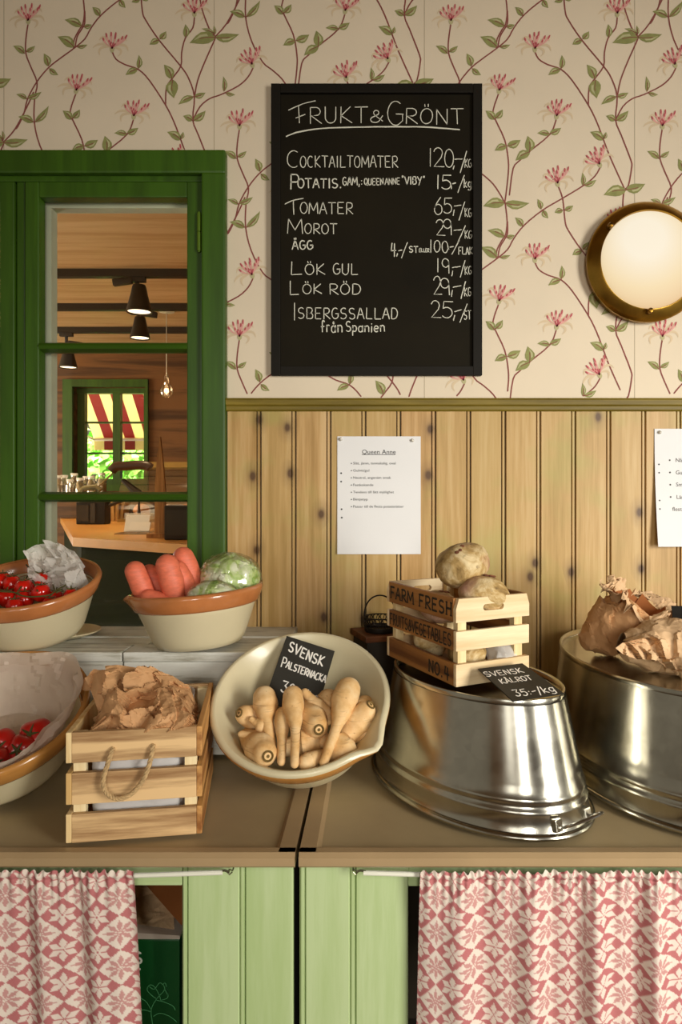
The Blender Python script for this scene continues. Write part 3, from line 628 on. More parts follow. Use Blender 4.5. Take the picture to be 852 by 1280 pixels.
# ================================================================ LETTERING (stroke alphabet, unit box, y up)
def arc(cx, cy, rx, ry, a0, a1, n=12): return [(cx+rx*math.cos(R(a0+(a1-a0)*i/n)), cy+ry*math.sin(R(a0+(a1-a0)*i/n))) for i in range(n+1)]
G = {
'A': [[(0, 0), (.45, 1), (.55, 1), (1, 0)], [(.2, .38), (.8, .38)]], 'B': [[(.1, 0), (.1, 1)], [(.1, 1), (.6, 1)]+arc(.6, .77, .28, .23, 90, -90)+[(.1, .53)], [(.1, .53), (.6, .53)]+arc(.62, .265, .33, .265, 90, -90)+[(.1, 0)]],
'C': [arc(.55, .5, .5, .5, 55, 305, 16)], 'D': [[(.1, 0), (.1, 1)], [(.1, 1), (.4, 1)]+arc(.4, .5, .55, .5, 90, -90, 14)+[(.1, 0)]],
'E': [[(.9, 1), (.1, 1), (.1, 0), (.9, 0)], [(.1, .52), (.75, .52)]], 'F': [[(.15, 0), (.15, 1)], [(.15, 1), (.95, 1)], [(.15, .5), (.75, .5)]],
'G': [arc(.52, .5, .48, .5, 55, 300, 16)+[(.95, .2), (.95, .45)], [(.55, .47), (1, .47)]], 'H': [[(.1, 0), (.1, 1)], [(.9, 0), (.9, 1)], [(.1, .52), (.9, .52)]], 'I': [[(.5, 0), (.5, 1)]],
'J': [[(.7, 1), (.7, .25)]+arc(.4, .25, .3, .25, 0, -160, 8)], 'K': [[(.1, 0), (.1, 1)], [(.85, 1), (.12, .45), (1, 0)]], 'L': [[(.15, 1), (.12, 0), (.95, .03)]], 'M': [[(0, 0), (.08, 1), (.5, .25), (.92, 1), (1, 0)]],
'N': [[(.08, 0), (.08, 1), (.92, 0), (.92, 1)]], 'O': [arc(.5, .5, .48, .5, 100, 460, 20)], 'P': [[(.12, 0), (.12, 1)], [(.12, 1), (.6, 1)]+arc(.58, .74, .34, .26, 90, -90)+[(.12, .48)]],
'Q': [arc(.5, .5, .48, .5, 100, 460, 20), [(.6, .25), (1, -.08)]], 'R': [[(.12, 0), (.12, 1)], [(.12, 1), (.55, 1)]+arc(.55, .75, .35, .25, 90, -90)+[(.15, .5), (1, 0)]],
'S': [arc(.5, .75, .4, .25, 40, 270, 12)+arc(.48, .25, .43, .25, 90, -145, 12)], 'T': [[(.5, 0), (.48, 1)], [(0, 1), (1, 1)]], 'U': [[(.08, 1), (.08, .35)]+arc(.5, .35, .42, .35, 180, 360, 12)+[(.92, 1)]],
'V': [[(0, 1), (.5, 0), (1, 1)]], 'X': [[(0, 0), (1, 1)], [(0, 1), (1, 0)]], 'Y': [[(0, 1), (.5, .48)], [(1, 1), (.35, -.1)]],
'0': [arc(.5, .5, .46, .5, 110, 470, 20)], '1': [[(.5, 0), (.52, 1)]], '2': [arc(.45, .72, .38, .28, 165, 0, 10)+[(.72, .5), (.1, .02), (1, .02)]], '3': [[(.05, 1), (.9, 1), (.45, .58)]+arc(.42, .3, .45, .3, 80, -150, 12)],
'4': [[(.25, 1), (.1, .42), (.95, .42)], [(.68, .95), (.66, -.05)]], '5': [[(.95, 1), (.2, 1), (.15, .56)]+arc(.45, .32, .48, .32, 125, -140, 12)], '6': [[(.75, 1), (.35, .7)]+arc(.5, .3, .43, .3, 160, 520, 16)],
'9': [arc(.45, .7, .42, .3, 10, 360, 16), [(.86, .78), (.9, 0)]], ',': [[(.55, .12), (.4, -.18)]], '.': [[(.45, 0), (.5, .07)]], ':': [[(.45, .08), (.5, .14)], [(.45, .5), (.5, .56)]], '-': [[(.05, .45), (.95, .5)]], '/': [[(.1, -.2), (.9, 1.1)]], '"': [[(.35, 1.1), (.32, .9)], [(.7, 1.1), (.67, .9)]],
'&': [[(1, .1), (.35, .62)]+arc(.5, .8, .2, .2, 190, -60, 10)+[(.15, .4)]+arc(.42, .24, .36, .24, 160, 330, 10)+[(1, .55)]],
'f': [[(.85, .88)]+arc(.6, .85, .25, .17, 20, 180, 8)+[(.35, 0)], [(.05, .45), (.8, .5)]], 'r': [[(.2, 0), (.2, .6)], [(.2, .4)]+arc(.6, .38, .35, .22, 150, 50, 6)], 'a': [arc(.45, .28, .38, .3, 60, 400, 14), [(.85, .6), (.85, 0)]], 'n': [[(.12, 0), (.12, .6)], [(.12, .4)]+arc(.5, .35, .36, .25, 150, 0, 8)+[(.88, 0)]],
'p': [[(.15, .6), (.15, -.4)], arc(.5, .3, .37, .3, 150, -190, 14)], 'i': [[(.5, 0), (.5, .55)], [(.5, .78), (.52, .84)]], 'e': [[(.1, .32), (.88, .34)]+arc(.5, .3, .4, .3, 10, 310, 14)], 'k': [[(.1, 0), (.1, 1)], [(.8, .65), (.15, .3), (.9, 0)]], 'g': [arc(.45, .4, .4, .3, 40, 400, 14), [(.85, .7), (.85, -.2), (.4, -.3), (.05, -.2)]], 'å': [arc(.45, .28, .38, .3, 60, 400, 14), [(.85, .6), (.85, 0)], arc(.5, .84, .1, .09, 0, 360, 8)],
' ': []}
G['Ö'] = G['O']+[[(.33, 1.28), (.36, 1.12)], [(.62, 1.28), (.62, 1.12)]]; G['Ä'] = G['A']+[[(.33, 1.3), (.36, 1.15)], [(.62, 1.3), (.62, 1.15)]]; G['Å'] = G['A']+[arc(.5, 1.2, .13, .12, 0, 360, 8)]
ADV = {'I': .35, '1': .3, 'i': .4, ',': .45, '.': .4, ':': .45, '"': .6, ' ': .55, 'r': .75, 'f': .75, 'M': 1.25, '/': .7, '-': .75}
jr = random.Random(11)
def write(m, text, org, xd, yd, w, jit=.03, gap=.22, sizes=None, serif=False, lift=0):
    """lay text from org along xd (whole width) with height yd; calls m(points, width) per stroke"""
    tot = sum((ADV.get(c, 1.0))*(sizes[i] if sizes else 1) for i, c in enumerate(text))+gap*(len(text)-1); x = 0
    o, X, Y = Vector(org), Vector(xd)/tot, Vector(yd)
    for i, c in enumerate(text):
        k = sizes[i] if sizes else 1; a = ADV.get(c, 1.0)*k; j = [jr.uniform(-jit, jit) for _ in range(4)]
        for st in G[c]:
            pts = [o+X*(x+a*(px+j[0]*(py-.5)))+Y*(k*(py+j[1])+j[2]*(px-.5)) for px, py in st]
            if len(pts) < 12 and len(st) > 2 and not serif and c in 'AUMJ': pts = smoothline(pts, 3) if c == 'J' else pts
            segs = [[pts[0]]]
            for q in range(1, len(pts)):
                segs[-1].append(pts[q])
                if q < len(pts)-1 and len(st) < 8:
                    a1, a2 = pts[q]-pts[q-1], pts[q+1]-pts[q]
                    if a1.length > 1e-9 and a2.length > 1e-9 and a1.normalized().dot(a2.normalized()) < .5: segs.append([pts[q]])
            for sg_ in segs: m(sg_, w)
            if serif and len(st) >= 2 and c not in '&.0':
                for e, q in ((st[0], st[1]), (st[-1], st[-2])):
                    if (abs(e[1]) < .03 or abs(e[1]-1) < .03) and abs(q[1]-e[1]) > .2:
                        p = o+X*(x+a*e[0])+Y*k*e[1]; m([p-X*.16, p+X*.16], w*.5)
        x += a+gap
# ================================================================ SERVING COUNTER
ZT = .85; DFR = .655; YFR = -DFR; TH = .022
SX = atz(371, 1066, ZT).x; SB = SX+.012               # seam, slightly skewed to the wall
def seam_x(y): return SX+(SB-SX)*(y-YFR)/(0-YFR)
for side, nm in ((-1, 'brown worktop of the left counter, with the seam at its right end'), (1, 'brown worktop of the right counter, carrying the two metal tubs')):
    t = thing('worktop', nm, 'worktop', (SX, YFR, ZT-TH), group='worktops of the serving counter')
    far = -1.6 if side < 0 else 1.9
    m = MB(); g0, g1 = side*.003, SB-SX+side*.003; ym = .017; fl = .006
    m.prism([(g0, 0), (far-SX, 0), (far-SX, -YFR), (g1, -YFR)], TH-fl); part('top_sheet', m, M['counter'], t, smooth=False)
    m = MB()                                           # raised lip along the front and along the seam
    pr = [(0, 0), (-.004, .004), (-.004, TH-.006), (.003, TH), (ym, TH), (ym+.006, TH-fl), (ym+.006, 0)]
    L = far-SX-g0
    m.prism(pr, abs(L), basis((0, 1, 0), (0, 0, 1), (1, 0, 0), (min(g0, far-SX), 0, 0)))
    part('front_edge', m, M['edge'], t, smooth=False)
    m = MB(); wd_ = .026; a = side*wd_
    sec = lambda y: [(g0+(g1-g0)*y/-YFR+k, y, z) for k, z in ((0, TH-fl-.002), (0, TH), (a, TH), (a+side*.008, TH-fl-.001))]
    v = sec(.004)+sec(-YFR); m.add(v, [(0, 1, 5, 4), (1, 2, 6, 5), (2, 3, 7, 6), (0, 3, 2, 1), (4, 5, 6, 7), (0, 4, 7, 3)])
    part('seam_lip', m, M['edge'], t, smooth=False)
    for k in range(7 if side > 0 else 5):
        pass
YC = YFR+.025                                          # front of the cabinets
def cx(px): return (px-PX)*(YC+DC)/FPX
def cz(py): return ZC-(py-PY)*(YC+DC)/FPX
def cabinet(label, boards, op0, op1, zrail, end):
    t = thing('cabinet', label, 'cabinet', (0, YC, 0), group='pale green cabinets under the worktops')
    for b0, b1 in boards:
        m = MB(); x0, x1 = cx(b0), cx(b1); pr = [(x0, .02), (x0, .004), (x0+.003, 0), (x0+.007, 0), (x0+.009, .005), (x0+.011, 0), (x1-.002, 0), (x1, .003), (x1, .02)]
        m.prism(pr, ZT-TH-.005); part('front_board', m, M['cabinet'], t, smooth=False)
    m = MB(); m.bx(cx(op0), cx(op1), .002, .02, cz(zrail), ZT-TH-.001, .002); part('top_rail', m, M['cabineth'], t, smooth=False)
    xa, xb = sorted((cx(op0), cx(op1))); ia, ib = (min(xa, cx(boards[0][0])), max(xb, cx(boards[-1][1])))
    m = MB(); m.bx(ia, ia+.015, .02, .6, 0, ZT-TH-.001); m.bx(ib-.015, ib, .02, .6, 0, ZT-TH-.001); m.bx(ia+.015, ib-.015, .585, .6, 0, ZT-TH-.001); m.bx(ia+.015, ib-.015, .02, .585, .1, .12)
    part('carcass', m, M['dark'], t, smooth=False)
cabinet('left pale green plank cabinet, left of the dark gap', [(227, 299), (299, 366)], -560, 227, 1108, -1)
cabinet('right pale green plank cabinet, right of the dark gap', [(374, 437), (437, 510)], 510, 1460, 1109, 1)
# curtain rods and curtains
for nm, pts, eye in (('white curtain rod across the left cabinet opening', [(-500, 1099), (0, 1098), (278, 1090.5)], (290, 1090)), ('white curtain rod across the right cabinet opening', [(454, 1091), (700, 1096), (1400, 1099)], (441, 1090))):
    yr = -.02; sR = FPX/(YC+yr+DC)
    P = [Vector(((a-PX)/sR, YC+yr, ZC-(b-PY)/sR)) for a, b in pts]; e = Vector(((eye[0]-PX)/sR, YC+yr, ZC-(eye[1]-PY)/sR))
    t = thing('curtain_rod', nm, 'curtain rod', e); m = MB(); m.tube([p-e for p in smoothline(P, 6)], .0037, 10); part('rod', m, M['whiterod'], t)
    sgn = 1 if eye[0] > 400 else -1
    m = MB(); m.tube([(0, .022, .0), (0, .004, 0), (.004*sgn*1, 0, .004), (.008*sgn, 0, 0), (.004*sgn, 0, -.004), (0, 0, 0)], .0012, 6); m.tube([(.004*sgn, 0, 0), (.012*sgn, .001, .002), (.02*sgn, 0, .001)], .0018, 6); part('eye_hook', m, M['hook'], t, label='wire eye hook')
cm, nt, bs = newmat('star_pattern_cotton'); at = nt.nodes.new('ShaderNodeVertexColor'); at.layer_name = 'weave'
tn = noise(nt, coords(nt, (1, 1, 1), False), 600, 2); cc = ramp(nt, at.outputs['Color'], [(0, lin('#ad5a5e')), (1, lin('#dfd3c4'))])
nt.links.new(mix(nt, cc, lin('#cfa59a'), math_(nt, 'MULTIPLY', tn, .22)), bs.inputs['Base Color']); bs.inputs['Roughness'].default_value = .9; bs.inputs['Specular IOR Level'].default_value = .1
PT = .0572; PV = .0535
def star(u, v, n, r1, w):
    a = math.atan2(v, u); r = math.hypot(u, v); st = 2*PI/n; d = (a+st/2) % st-st/2
    x, t = r*math.cos(d), abs(r*math.sin(d)); m_ = r1*.56
    return .025 < x < r1 and t < w*min((x-.0)/m_, (r1-x)/(r1-m_))
def weave(x, z):
    u, v = x/PT, z/PV; i, j = round(u), round(v); du, dv = u-i, v-j
    if abs(du)+abs(dv) < .5:
        return .93 if star(dv, du, 6, .345, .085) else 0.05
    i, j = math.floor(u)+.5, math.floor(v)+.5; du, dv = u-i, v-j
    return .28 if star(du, dv, 8, .36, .062) else 1.0
def curtain(label, x0, x1, ztop, zbot, yb, folds, amp, seed, tilt=0.0, off=0.0):
    nu, nv = int((x1-x0)/.0015), int((ztop-zbot)/.0017); q = random.Random(seed); ph = [q.uniform(0, 6) for _ in range(4)]
    m = MB(); W = []
    def fn(u, v):
        X = x0+(x1-x0)*u; z = ztop-(ztop-zbot)*v; d = v*(ztop-zbot)
        sx = X*2*PI/folds+ph[0]+.9*math.sin(X*9+ph[1])+.25*math.sin(d*9+ph[2])
        y = amp*math.sin(sx)*min(1, .35+d*7)+amp*.35*math.sin(sx*2.1+ph[3])
        gath = math.exp(-((d-.012)/.012)**2); y += .0035*math.sin(X*2*PI/.0125+ph[2]+2*math.sin(X*40))*(math.exp(-d/.025))
        if d < .012: y *= .6; y += -.003*math.sin(d/.012*PI)
        z2 = z+(.0022*math.sin(X*2*PI/.0135+ph[1]+2.2*math.sin(X*31)))*math.exp(-d/.008)
        W.append(weave(X+off-amp*.9*math.sin(sx)*.5, z-.01+.0025*math.sin(X*14+ph[3])))
        edge = tilt*d*(u if tilt > 0 else (1-u))
        return Vector((X+edge-x0, y, z2-ztop))
    m.grid(fn, nu, nv); me = m.mesh('curtain', cm, fix=False, angle=180)
    a = me.color_attributes.new('weave', 'FLOAT_COLOR', 'POINT'); a.data.foreach_set('color', [c for wv in W for c in (wv, wv, wv, 1)])
    tag(link('curtain', me, None, (x0, yb, ztop)), label, 'curtain', 'star patterned curtains under the counter')
yk = YC-.03; sK = FPX/(yk+DC)
curtain('left red and white star patterned curtain hanging by the green box', (-60-PX)/sK, (167-PX)/sK, ZC-(1089-PY)/sK, .42, yk, .075, .006, 4, .045, .012)
curtain('right red and white star patterned curtain below the metal tubs', (525-PX)/sK, (1010-PX)/sK, ZC-(1090-PY)/sK, .42, yk, .105, .0115, 9, -.02, .03)
# printed green box behind the left curtain
yg = YC+.07; sG = FPX/(yg+DC)
def gp(px, py): return Vector(((px-PX)/sG, 0, ZC-(py-PY)/sG))
o = gp(60, 1700); o.y = yg; o.z = .121; ztop = gp(0, 1174).z-o.z
t = thing('printed_carton', 'dark green printed carton with white rim inside the left cabinet', 'carton', o); carton = t
gx0, gx1 = gp(40, 0).x-o.x, gp(224.5, 0).x-o.x
m = MB(); m.bx(gx0, gx1, 0, .2, 0, ztop, .003); part('carton_body', m, plain('bottle_green_print', '#0d4a1d', .4, var=.12), t, smooth=False)
m = MB(); m.prism([(gx0, ztop), (gx1, ztop), (gx1, ztop+.006), ((gx0+gx1)/2, ztop+.014), (gx0, ztop+.018)], .2, basis((1, 0, 0), (0, 0, 1), (0, -1, 0), (0, .2, 0))); part('white_rim', m, M['liner'], t, smooth=False)
m = MB(); q = random.Random(8)
m.add([(gx0, .004, ztop+.012), (gx1-.01, .004, ztop+.004), (gx1-.04, .1, ztop+.03), (gx1-.11, .09, ztop+.055), (gx0, .08, ztop+.085)], [(0, 1, 2), (0, 2, 3), (0, 3, 4)]); part('paper_flap', m, M['bagpale'], t, smooth=False)
m = MB(); m.add([(gx1-.13, .1, ztop+.08), (gx1-.002, .02, ztop+.01), (gx1-.002, .19, ztop+.075), (gx1-.1, .19, ztop+.1)], [(0, 1, 2, 3)]); part('brown_flap', m, M['baginside'], t, smooth=False)
GM = basis((1/sG, 0, 0), (0, 0, -1/sG), (0, -1, 0), (-PX/sG-o.x, -.0008, ZC+PY/sG-o.z))
m = MB(); lf = [[(191, 1280), (189, 1262), (196, 1248), (206, 1236), (200, 1228), (193, 1236), (187, 1233)], [(206, 1236), (210, 1243), (207, 1229), (204, 1230)], [(189, 1262), (183, 1252), (176, 1247), (171, 1240)],
 [(196, 1250), (205, 1252), (216, 1257), (219, 1262)], [(192, 1270), (200, 1266), (212, 1270), (221, 1277)], [(188, 1264), (178, 1262), (172, 1270)], [(196, 1248), (190, 1244), (184, 1237), (187, 1231), (193, 1233), (199, 1243), (201, 1250)], [(201, 1250), (210, 1246), (208, 1233)]]
for l in lf: m.ribbon(smoothline(l, 4), .8, GM)
part('plant_drawing', m, plain('pale_green_line', '#58a86a', .7), t, label='pale green line drawing of a plant', fix=False, smooth=False)
# ================================================================ weathered bench against the wall
ZB2 = 1.072; YB = -.282
t = thing('plank_bench', 'weathered white plank riser against the wall under two bowls', 'bench', (-.6, YB, ZT))
xr = (372-PX)/WS; hb = ZB2-ZT; bx0, bx1 = -1.9, xr+.6; xs = atz(149, 818, ZB2).x+.6
rows = [(0, .075), (.079, .15), (.154, .225), (.229, .28)]
for k, (ya, yb) in enumerate(rows):
    j = xs+(.03*k if k else 0)
    for xa, xb in ((-1.0, j-.0015), (j+.0015, bx1)):
        m = MB(); m.bx(xa, xb, ya, min(yb, -YB-.002), hb-.02, hb-(.0015 if k % 2 else 0), .0025); part('top_plank', m, M['weathered'], t, smooth=False)
for za, zb in ((.005, .108), (.112, hb-.021)):
    for xa, xb in ((-1.0, xs-.0015), (xs+.0015, bx1)):
        m = MB(); m.bx(xa, xb, .004, .022, za, zb, .0025); part('front_plank', m, M['weathered'], t, smooth=False)
m = MB(); m.bx(bx1-.02, bx1, .022, .278, 0, hb-.021); m.bx(-1, -.98, .022, .278, 0, hb-.021); part('end_panel', m, M['weathered'], t, smooth=False)
# ================================================================ BOWLS
def bowl(label, loc, rot, rb, rt, h, band, bandh=.034, spout=None, cut=0.0, bulge=.95, group='stoneware mixing bowls', lip=.008):
    t = thing('mixing_bowl', label, 'bowl', loc, rot, group); th = .009; n = 72
    def pour(v):
        if spout is None: return v
        a = math.atan2(v.y, v.x); d = (a-spout+PI) % (2*PI)-PI; k = math.exp(-(d/.17)**2)*max(0, min(1, (v.z-h*.55)/(h*.45)))**1.5
        r = math.hypot(v.x, v.y); f = 1+k*.1/1; return Vector((v.x*f, v.y*f, v.z-k*.012))
    out = [(.001, .004), (rb*.82, .004), (rb*.9, 0), (rb*.97, .002), (rb+.004, .012)]
    hb_ = h-bandh
    for k in range(1, 9):
        u = k/8; out.append((rb+.004+(rt-.004-rb)*(u**bulge)*(hb_/h)**bulge, .012+(hb_-.012)*u))
    rj = out[-1][0]
    m = MB(); inner = [(rt-.004, h-.001), (rt-.009, h-.006)]
    for k in range(1, 9):
        u = k/8; inner.append((rt-.012-(rt-.012-rb*.9)*(u**1.08), h-.006-(h-.03)*u))
    inner += [(rb*.8, .0165), (.001, .015)]
    m.lathe(out+[(rj, hb_+.004)], n)
    if cut: m.lathe([(rj, hb_), (rt+lip*.5, h-.012), (rt+lip*.8, h-.006), (rt+lip*.4, h-.001), (rt-.002, h), (rt-.004, h-.001)], n); m.lathe(inner, n)
    m.v = [tuple(pour(Vector(v))) for v in m.v]
    part('bowl_body', m, M['cream'], t, angle=60)
    m = MB(); pr = [(rj-.003, hb_-.001), (rj+lip*.7, hb_), (rj+lip, hb_+.004), (rt+lip*.8, h-.008-cut), (rt+lip*.6, h-.002-cut), (rt, h+.001-cut), (rt-.004, h-.001-cut)]
    m.lathe(pr, n); m.v = [tuple(pour(Vector(v))) for v in m.v]
    part('rim_band', m, band, t, label='glazed orange rim band', angle=60)
    return t
def tiltM(loc, rot):
    from mathutils import Euler
    return T(*loc) @ Euler(rot).to_matrix().to_4x4()
# carrot bowl
L2 = atz(250, 806, ZB2); B2 = (L2.x, L2.y, ZB2+.005); R2 = (0, R(-4.0), 0)
bowl('upright stoneware bowl on the bench holding carrots and lettuce', B2, R2, .094, .139, .122, M['band'], .036, spout=PI*1.02)
# cherry tomato bowl
B1 = (atz(60, 800, ZB2).x, -.222, ZB2+.03); R1 = (R(15), R(-3), R(8))
bowl('tilted stoneware bowl on the bench holding cherry tomatoes', B1, R1, .098, .142, .122, M['band'], .034)
# big tomato bowl
B3 = ((14-PX)*(1.315/FPX), -.42, ZT+.052); R3 = (R(25), R(1), 0)
bowl('wide stoneware bowl on the worktop lined with paper for large tomatoes', B3, R3, .115, .162, .125, M['band2'], .04, spout=R(80))
# parsnip bowl
a4 = R(33); n4 = Vector((0, -math.sin(a4), math.cos(a4)))
c4 = Vector(((378-PX)*1.27/FPX, -.42, ZT+.002)); B4 = c4+Vector((0, math.cos(a4), math.sin(a4)))*.09; R4 = (a4, R(-3), 0)
bowl('steeply tilted stoneware bowl on the worktop full of parsnips', B4, R4, .092, .163, .148, M['band2'], .042, spout=R(-38), cut=.004, lip=.009, bulge=.62)
# plate propping up the tomato bowl
m = MB(); m.lathe([(.001, .004), (.05, 0), (.075, .008), (.082, .012), (.081, .014), (.07, .011), (.04, .006), (.001, .006)], 40)
solo('saucer', m, M['cream'], 'cream saucer tucked behind the tilted cherry tomato bowl', 'saucer', (atz(98, 786, ZB2).x, -.125, ZB2))
# ---------------------------------------------------------------- carrots
def root_mesh(path, rad, seg=18, wob=.03, seed=0):
    q = random.Random(seed); P = smoothline(path, 6); n = len(P); m = MB(); rs = []
    for i in range(n):
        u = i/(n-1)*(len(rad)-1); k = min(int(u), len(rad)-2); f = u-k; f = f*f*(3-2*f); rs.append((rad[k]*(1-f)+rad[k+1]*f)*(1+q.uniform(-wob, wob)))
    a, b = P[0], P[-1]; ta, tb = (P[0]-P[1]).normalized(), (P[-1]-P[-2]).normalized()
    pre = [a+ta*rs[0]*math.sin(x) for x in (1.5, 1.2, .8, .4)]; pr = [rs[0]*math.cos(x) for x in (1.5, 1.2, .8, .4)]
    post = [b+tb*rs[-1]*math.sin(x) for x in (.4, .8, 1.2, 1.5)]; po = [rs[-1]*math.cos(x) for x in (.4, .8, 1.2, 1.5)]
    m.tube(pre+P+post, pr+rs+po, seg); return m
def y_at(px, py, y): return aty(px, py, y)
carr = [((169, 714), (181, 742), (196, 775), 12.0, 'left most carrot in the bowl, leaning outwards over the rim', -.27), ((187, 717), (197, 735), (206, 765), 11.5, 'short carrot second from the left, partly behind its neighbours', -.235),
 ((209, 707), (216, 735), (221, 775), 13.5, 'thick upright carrot in the middle of the bowl front', -.275), ((222, 713), (233, 737), (240, 770), 12, 'carrot leaning against the right side of the thick upright carrot', -.245),
 ((229, 697), (238, 722), (245, 760), 13, 'tallest carrot, at the back beside the wrapped lettuce', -.215), ((186, 748), (205, 755), (232, 762), 11, 'carrot lying low across the front of the bowl', -.29)]
for k, (a, b, c, r, lab, y) in enumerate(carr):
    s = FPX/(y+DC); A, Bm, Cc = y_at(*a, y), y_at(*b, y+.004), y_at(*c, y+.01)
    dvec = [Vector((0, 0, 0)), Bm-A, Cc-A]
    solo('carrot', root_mesh(dvec, [r/s*1.05, r/s*1.12, r/s*1.0, r/s*.75], 20, .03, k), M['carrot'], lab, 'carrot', A, group='carrots in the bowl')
# lettuces
def lettuce(px, py, y, r, label, seed, sq=(1, 1, .9), wrapk=1.07):
    p = aty(px, py, y); t = thing('iceberg_lettuce', label, 'lettuce', p, group='wrapped lettuces in the carrot bowl')
    def f(v):
        n = mnoise.noise(v*1.6+Vector((seed, 0, 0))); q = mnoise.noise(v*4+Vector((0, seed, 0))); g = abs(mnoise.noise(v*2.3+Vector((seed*2, 3, 1))))
        return v*(1+.1*n+.05*q-.14*max(0, .12-g)/.12)
    m = MB(); m.blob(S(r*sq[0], r*sq[1], r*sq[2]), 5, f); part('head', m, M['lettuce'], t)
    def h(v):
        n = mnoise.noise(v*3+Vector((seed, 5, 0))); c, _ = mnoise.voronoi(v*2.8+Vector((seed, 1, 2))); return v*(wrapk+.06*n+.12*(c[1]-c[0])*.5)
    m = MB(); m.blob(S(r*sq[0], r*sq[1], r*sq[2]), 5, h); part('cling_film', m, M['wrap'], t, label='clear crinkled plastic wrapping', angle=12)
lettuce(287, 725, -.2, .061, 'large pale iceberg lettuce in clear wrap at the right of the bowl', 1.0, (1.1, .95, .95))
lettuce(266, 746, -.29, .04, 'small bright green wrapped lettuce at the front of the carrot bowl', 4.0, (1.3, .8, .8))
# cherry tomatoes on the vine
toms = [(3, 727, 13), (15, 730, 12), (30, 736, 13), (52, 727, 13.5), (51, 741, 12), (31, 749, 12), (9, 748, 12), (70, 747, 10), (88, 744, 9), (-12, 741, 12), (-14, 757, 11), (62, 756, 10), (18, 758, 11)]
ctr = tiltM(B1, R1); rim_o = ctr @ Vector((0, 0, .1)); rim_n = (ctr.to_3x3() @ Vector((0, 0, 1)))
trs = [thing('tomato_truss', 'truss of cherry tomatoes at the left of the tilted bowl', 'tomatoes', onplane(5, 738, rim_o, rim_n), group='cherry tomato trusses'), thing('tomato_truss', 'truss of cherry tomatoes in front of the plastic bag, with bent green stalk', 'tomatoes', onplane(50, 735, rim_o, rim_n), group='cherry tomato trusses')]
cent = {0: [], 1: []}
for k, (px, py, r) in enumerate(toms):
    g = 0 if px < 24 else 1; t = trs[g]; p = onplane(px, py, rim_o+rim_n*(-.008 if k in (5, 6, 7, 10, 11, 12) else .008), rim_n)-t.location; rad = r/590*.92; cent[g].append((p, rad))
    m = MB(); m.lathe([(.0001, -rad)]+[(rad*math.sin(a)*(1+.03*math.sin(3*a)), -rad*math.cos(a)*1.04) for a in [PI*i/14 for i in range(1, 14)]]+[(.0001, rad*.9)], 22, T(*p) @ Matrix.Rotation(R(-20+13*(k % 4)), 4, 'X') @ Matrix.Rotation(R(17*(k % 5)-30), 4, 'Y'))
    tm = part('tomato', m, M['tomato'], t)
    m = MB(); top = Vector((.15*rad, -.3*rad, rad*.92))
    for j in range(5):
        a = 2*PI*j/5+k; d = Vector((math.cos(a), math.sin(a), 0)); m.tube([p+top, p+top+d*rad*.4+Vector((0, 0, .001)), p+top+d*rad*.8+Vector((0, 0, .004))], [.0013, .0012, .0004], 5)
    m.tube([p+top, p+top+Vector((.002, -.001, .008))], .0012, 5)
    part('calyx', m, M['stem'], tm, label='green star shaped calyx')
vines = [(0, [(-15, 735), (0, 739), (14, 740), (24, 742)]), (1, [(22, 740), (30, 728), (36, 719), (43, 730), (47, 739)]), (1, [(36, 719), (38, 710), (36, 703)]), (1, [(33, 706), (36, 709), (40, 706)]), (1, [(20, 742), (35, 746), (60, 744), (72, 737), (84, 730)]), (1, [(64, 744), (68, 738), (66, 731)]), (1, [(70, 741), (77, 738), (80, 740)])]
for g in (0, 1):
    m = MB()
    for gg, l in vines:
        if gg == g: m.tube(smoothline([onplane(x, y, rim_o+rim_n*.02, rim_n)-trs[g].location for x, y in l], 4), .0017, 6)
    part('vine', m, M['stem'], trs[g], label='dark green stalk')

m = MB()
write(lambda p_, w_: m.ribbon([(q.x, q.y) for q in p_], w_, GM), 'S', (166, 1204), (12, 0), (0, -14), 2.6, 0)
m.flat([(174.5+1.6*math.cos(a), 1211+1.6*math.sin(a)) for a in [2*PI*k/10 for k in range(10)]], GM)
part('printed_letters', m, M['chalk'], carton, label='cream printed letter S and full stop', smooth=False, fix=False)
